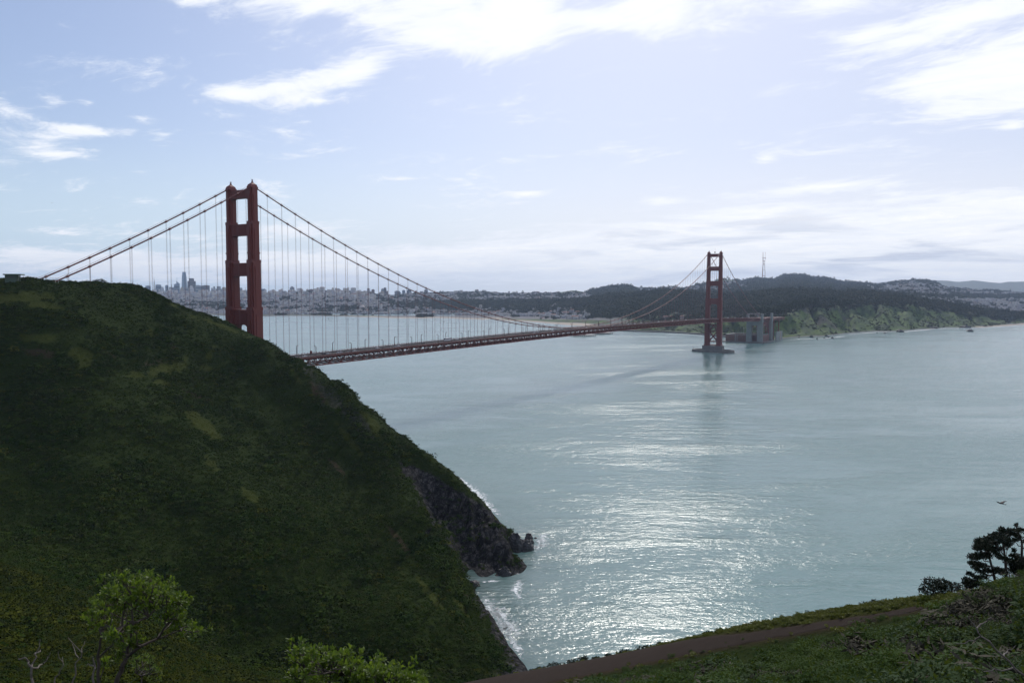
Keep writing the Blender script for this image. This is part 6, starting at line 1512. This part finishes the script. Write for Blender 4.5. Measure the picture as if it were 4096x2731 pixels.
dead('curved bare stick in the sage below the long branch', [[(1045, 1452), (960, 1475), (880, 1476), (760, 1452)]], 9.2, ox=3500, oy=1900, s=1.8877, r0=.010)
# wind shaped pines beyond the trail
NEEDLE = foliage('pine_needle', (.010, .017, .009), (.024, .032, .013), rough=.7, patch=.4, spec=.15)
def qp(x, y, d): return P(3600+x/2.613, 1900+y/2.613, d)
def pine(label, trunk, pads, d, seed, rt=.115):
    r = np.random.default_rng(seed); px0 = 3600+trunk[0][0]/2.613
    foot = terr(np.array([px0]), np.array([d]))[0]; e = empty('pine_tree', tuple(foot)); T = [np.array([0, 0, -.3])]+[qp(x, y, d)-foot for x, y in trunk]
    mb = MB(); mb.tube([tuple(p) for p in T], list(np.linspace(rt, rt*.3, len(T))), 8); mb.build('trunk', BARK, e)
    mb = MB(); leafm = MB(); TA = np.array(T)
    for (x, y, rx, ry) in pads:
        dd = d+r.normal()*.55; c = qp(x, y, dd)-foot; w_, h = 1.35*rx/2.613/FPX*d, 1.6*ry/2.613/FPX*d
        zt = c[2]-.55*abs(np.linalg.norm(c[:2]-TA[-1][:2]))-.12; us = np.linspace(0, 1, 60); path = np.array([np.interp(us*(len(T)-1), range(len(T)), TA[:, k]) for k in range(3)]).T
        st_ = path[np.argmin(np.abs(path[:, 2]-zt))]
        mid = [tuple(st_*(1-u)+c*u+np.array([0, 0, -.10*math.sin(u*3.14)*np.linalg.norm(c-st_)])+r.normal(size=3)*.03*(0 < u < 1)) for u in np.linspace(0, 1, 7)]
        mb.tube(mid, list(np.linspace(.045, .012, 7)), 5)
        for q in range(int(300*max(.5, rx*ry/900))):
            v = r.normal(size=3); v /= np.linalg.norm(v); v *= r.random()**.45
            p = c+np.array([v[0]*w_*1.0, v[1]*w_*1.0, v[2]*h+.3*h*(1-v[0]**2-v[1]**2)])
            s_ = .05+.045*r.random(); a = r.normal(size=3)+np.array([0, 0, .5]); a /= np.linalg.norm(a); b_ = np.cross(a, r.normal(size=3)); b_ /= np.linalg.norm(b_)+1e-9
            leafm.add([p-b_*s_*.35, p+a*s_*1.5-b_*s_*.2, p+a*s_*1.9+b_*s_*.2, p+b_*s_*.45], [(0, 1, 2, 3)])
            if q % 9 == 0: mb.tube([mid[5], tuple(p)], [.010, .005], 4)
    mb.build('limbs', BARK, e); leafm.build('crown', NEEDLE, e)
    return tag(e, label, 'pine tree', 'wind shaped pines beyond the trail')
pine('dark pine with flat layered crown, left of the upright pair beyond the trail', [(1005, 1150), (975, 1010), (945, 900), (925, 800), (880, 730)], [(840, 695, 48, 22), (870, 730, 70, 26), (815, 760, 40, 24), (930, 770, 60, 24), (765, 860, 50, 20), (840, 850, 60, 20), (900, 840, 50, 16), (745, 920, 28, 11), (800, 930, 50, 14), (860, 950, 55, 15), (790, 970, 30, 11), (735, 1035, 32, 13), (850, 1010, 50, 13), (810, 1075, 40, 12), (870, 1065, 40, 12), (930, 1000, 36, 12)], 52, 31)
pine('dark pine with a dense domed top, middle one beyond the trail', [(1112, 1090), (1106, 950), (1092, 820), (1080, 720), (1050, 660)], [(920, 672, 50, 14), (1000, 655, 60, 20), (1060, 645, 60, 24), (1020, 622, 38, 13), (1100, 690, 60, 24), (980, 710, 50, 16), (1120, 735, 38, 14), (1040, 770, 40, 13), (1000, 820, 38, 12), (1050, 860, 38, 12), (960, 780, 38, 13), (1030, 1000, 50, 20), (1070, 1020, 46, 20), (1120, 880, 26, 10)], 51, 32)
pine('taller thin topped pine at the right edge of the photo', [(1275, 1100), (1272, 900), (1275, 700), (1240, 600), (1215, 515)], [(1055, 575, 26, 20), (1090, 592, 28, 10), (1130, 610, 28, 12), (1150, 575, 28, 8), (1215, 525, 11, 10), (1220, 580, 38, 11), (1265, 570, 24, 8), (1190, 620, 38, 13), (1230, 645, 36, 11), (1200, 680, 28, 10), (1190, 790, 13, 12), (1175, 842, 26, 11), (1215, 850, 28, 11), (1180, 930, 48, 26), (1240, 940, 66, 36), (1290, 900, 46, 26), (1250, 1010, 66, 36), (1190, 1000, 46, 22), (1300, 985, 56, 46), (1330, 700, 38, 16), (1350, 620, 38, 13), (1400, 850, 56, 36)], 53, 33)
pine('low sprawling pine at the foot of the layered one', [(940, 1200), (900, 1180), (830, 1140), (760, 1115)], [(700, 1100, 40, 18), (680, 1130, 24, 12), (740, 1112, 38, 15), (790, 1120, 34, 13), (720, 1165, 38, 20), (770, 1152, 28, 12), (900, 1168, 38, 13), (860, 1152, 28, 10)], 51.5, 34, .1)
def bush(name, label, cat, blobs, d, mat, lsize, seed, dens_=1.0, ox=3600, oy=1900, s=2.613, grp=None, elong=1.3):
    """woody bush: stems from one root, leaf faces spread through several uneven lobes"""
    r = np.random.default_rng(seed); xm = np.mean([q[0] for q in blobs]); px0 = ox+xm/s
    foot = terr(np.array([px0]), np.array([d]))[0]; e = empty(name, tuple(foot)); mb = MB(); lf = MB()
    for x, y, rx, ry in blobs:
        c = P(ox+x/s, oy+y/s, d+r.normal()*.25)-foot; w_, h = rx/s/FPX*d, ry/s/FPX*d
        mb.tube([(r.normal()*.05, r.normal()*.05, -.1), tuple(c*.5+r.normal(size=3)*.06), tuple(c)], [.03, .02, .008], 5)
        n = int(dens_*170*max(.25, w_*h/.12))
        for q in range(min(n, 1500)):
            v = r.normal(size=3); v /= np.linalg.norm(v); v *= .55+.45*r.random()**.5
            v *= 1+.35*math.sin(5*v[0]+seed)*math.cos(4*v[2]+x)
            p = c+np.array([v[0]*w_, v[1]*w_, v[2]*h]); a = v+r.normal(size=3)*.7; a /= np.linalg.norm(a); b_ = np.cross(a, r.normal(size=3)); b_ /= np.linalg.norm(b_)+1e-9; s_ = lsize*(.6+.8*r.random())
            lf.add([p-b_*s_*.4, p+a*s_*elong*.6-b_*s_*.3, p+a*s_*elong, p+b_*s_*.4], [(0, 1, 2, 3)])
    mb.build('stems', BARK, e); lf.build('foliage', mat, e)
    return tag(e, label, cat, grp)
DARKB = foliage('dark_bush_leaf', (.012, .020, .010), (.030, .038, .016), rough=.65, patch=.5, spec=.2)
BROOM = foliage('broom_leaf', (.040, .055, .010), (.085, .092, .018), rough=.65, patch=.6, trans=.15)
bush('bush', 'rounded dark bush on the trail edge left of the pines', 'bush', [(330, 1120, 80, 45), (280, 1170, 60, 45), (390, 1140, 80, 60), (450, 1130, 70, 45), (500, 1160, 60, 50), (580, 1160, 55, 40), (640, 1190, 40, 30), (230, 1200, 35, 24), (300, 1210, 70, 35), (420, 1200, 90, 40)], 50.5, DARKB, .085, 41, 1.6)
bush('bush', 'yellow green broom bush in front of the pines', 'bush', [(1000, 1190, 70, 50), (1080, 1150, 70, 50), (1140, 1130, 60, 45), (1160, 1200, 60, 60), (950, 1240, 40, 40), (1060, 1230, 90, 55), (1140, 1090, 40, 20)], 41, BROOM, .06, 42, 1.3)
bush('bush', 'brownish broom bush cut by the right edge of the photo', 'bush', [(1260, 1190, 70, 50), (1320, 1170, 70, 60), (1240, 1250, 70, 40), (1330, 1250, 80, 40)], 39, foliage('dry_broom', (.050, .050, .016), (.080, .070, .028), rough=.7, patch=.6), .06, 43, 1.1)
GT = foliage('tuft_green', (.035, .065, .008), (.07, .10, .014), rough=.6, patch=.5, trans=.15)
bush('grass_tuft', 'green grass tuft on the outer verge below the dark bush', 'grass tuft', [(262, 1300, 45, 26)], 49.0, GT, .11, 44, 2.0, elong=2.6)
bush('grass_tuft', 'yellow green tuft on the inner edge of the trail', 'grass tuft', [(545, 1362, 55, 20)], 46.2, GT, .09, 45, 2.0, elong=2.4)
SAGE = foliage('edge_sage', (.018, .030, .016), (.038, .048, .026), rough=.7, patch=.5, spec=.15)
EB = [(2300, 306, 60), (2215, 303, 44), (2145, 322, 60), (2050, 342, 62), (1962, 352, 70), (1852, 378, 74), (1722, 402, 50), (1622, 430, 74), (1560, 440, 40), (1432, 472, 54), (1350, 488, 60), (1228, 490, 56), (1140, 524, 62), (1060, 540, 54), (958, 552, 62), (860, 576, 60), (742, 596, 62), (642, 616, 44), (560, 634, 50), (490, 640, 62), (418, 652, 52), (332, 676, 60), (252, 692, 50), (196, 708, 50)]
for k, (zx, zy, w_) in enumerate(EB):
    px, py = 2000+zx/1.47, 2200+zy/1.47; d = float(np.interp(px, [q[0] for q in EDGE], [q[2] for q in EDGE]))+.6; r_ = np.random.default_rng(100+k); w2 = w_*.5
    blobs = [(zx+r_.normal()*w2*.5, zy+4+r_.normal()*5, w2*(.55+.3*r_.random()), w2*(.30+.2*r_.random())) for j in range(5)]
    bush('edge_shrub', "dark sage shrub on the trail's outer edge, %s counted from the dark bush" % ORD[k], 'shrub', blobs, d, SAGE, .10, 200+k, 1.0, 2000, 2200, 1.47, 'sage shrubs along the outer trail edge', 1.4)
bush('bush', 'wispy dark bush standing alone on the headland crest', 'bush', [(1040, 1104, 40, 14), (1000, 1112, 30, 9), (1080, 1112, 30, 10), (1030, 1116, 60, 12), (1055, 1092, 18, 10), (1020, 1096, 16, 8), (1075, 1100, 14, 9), (980, 1106, 14, 8), (1100, 1114, 16, 8)], 540, DARKB, .32, 46, .06, 0, 700, 2.614)
# ------------------------------------------------------------------ air
mb = MB(); mb.box((0, 0, 275), (34000, 34000, 600)); 
m = bpy.data.materials.new('haze_air'); m.use_nodes = True; t = m.node_tree; t.nodes.clear()
pv = N(t, 'ShaderNodeVolumePrincipled'); pv.inputs['Color'].default_value = (.58, .74, 1.0, 1); pv.inputs['Density'].default_value = 3.8e-5; pv.inputs['Anisotropy'].default_value = .25
t.links.new(pv.outputs[0], N(t, 'ShaderNodeOutputMaterial').inputs['Volume'])
HAZE = mb.build('haze', m)
tag(HAZE, 'thin blue haze over the strait', kind='stuff')
HAZE.display_type = 'WIRE'
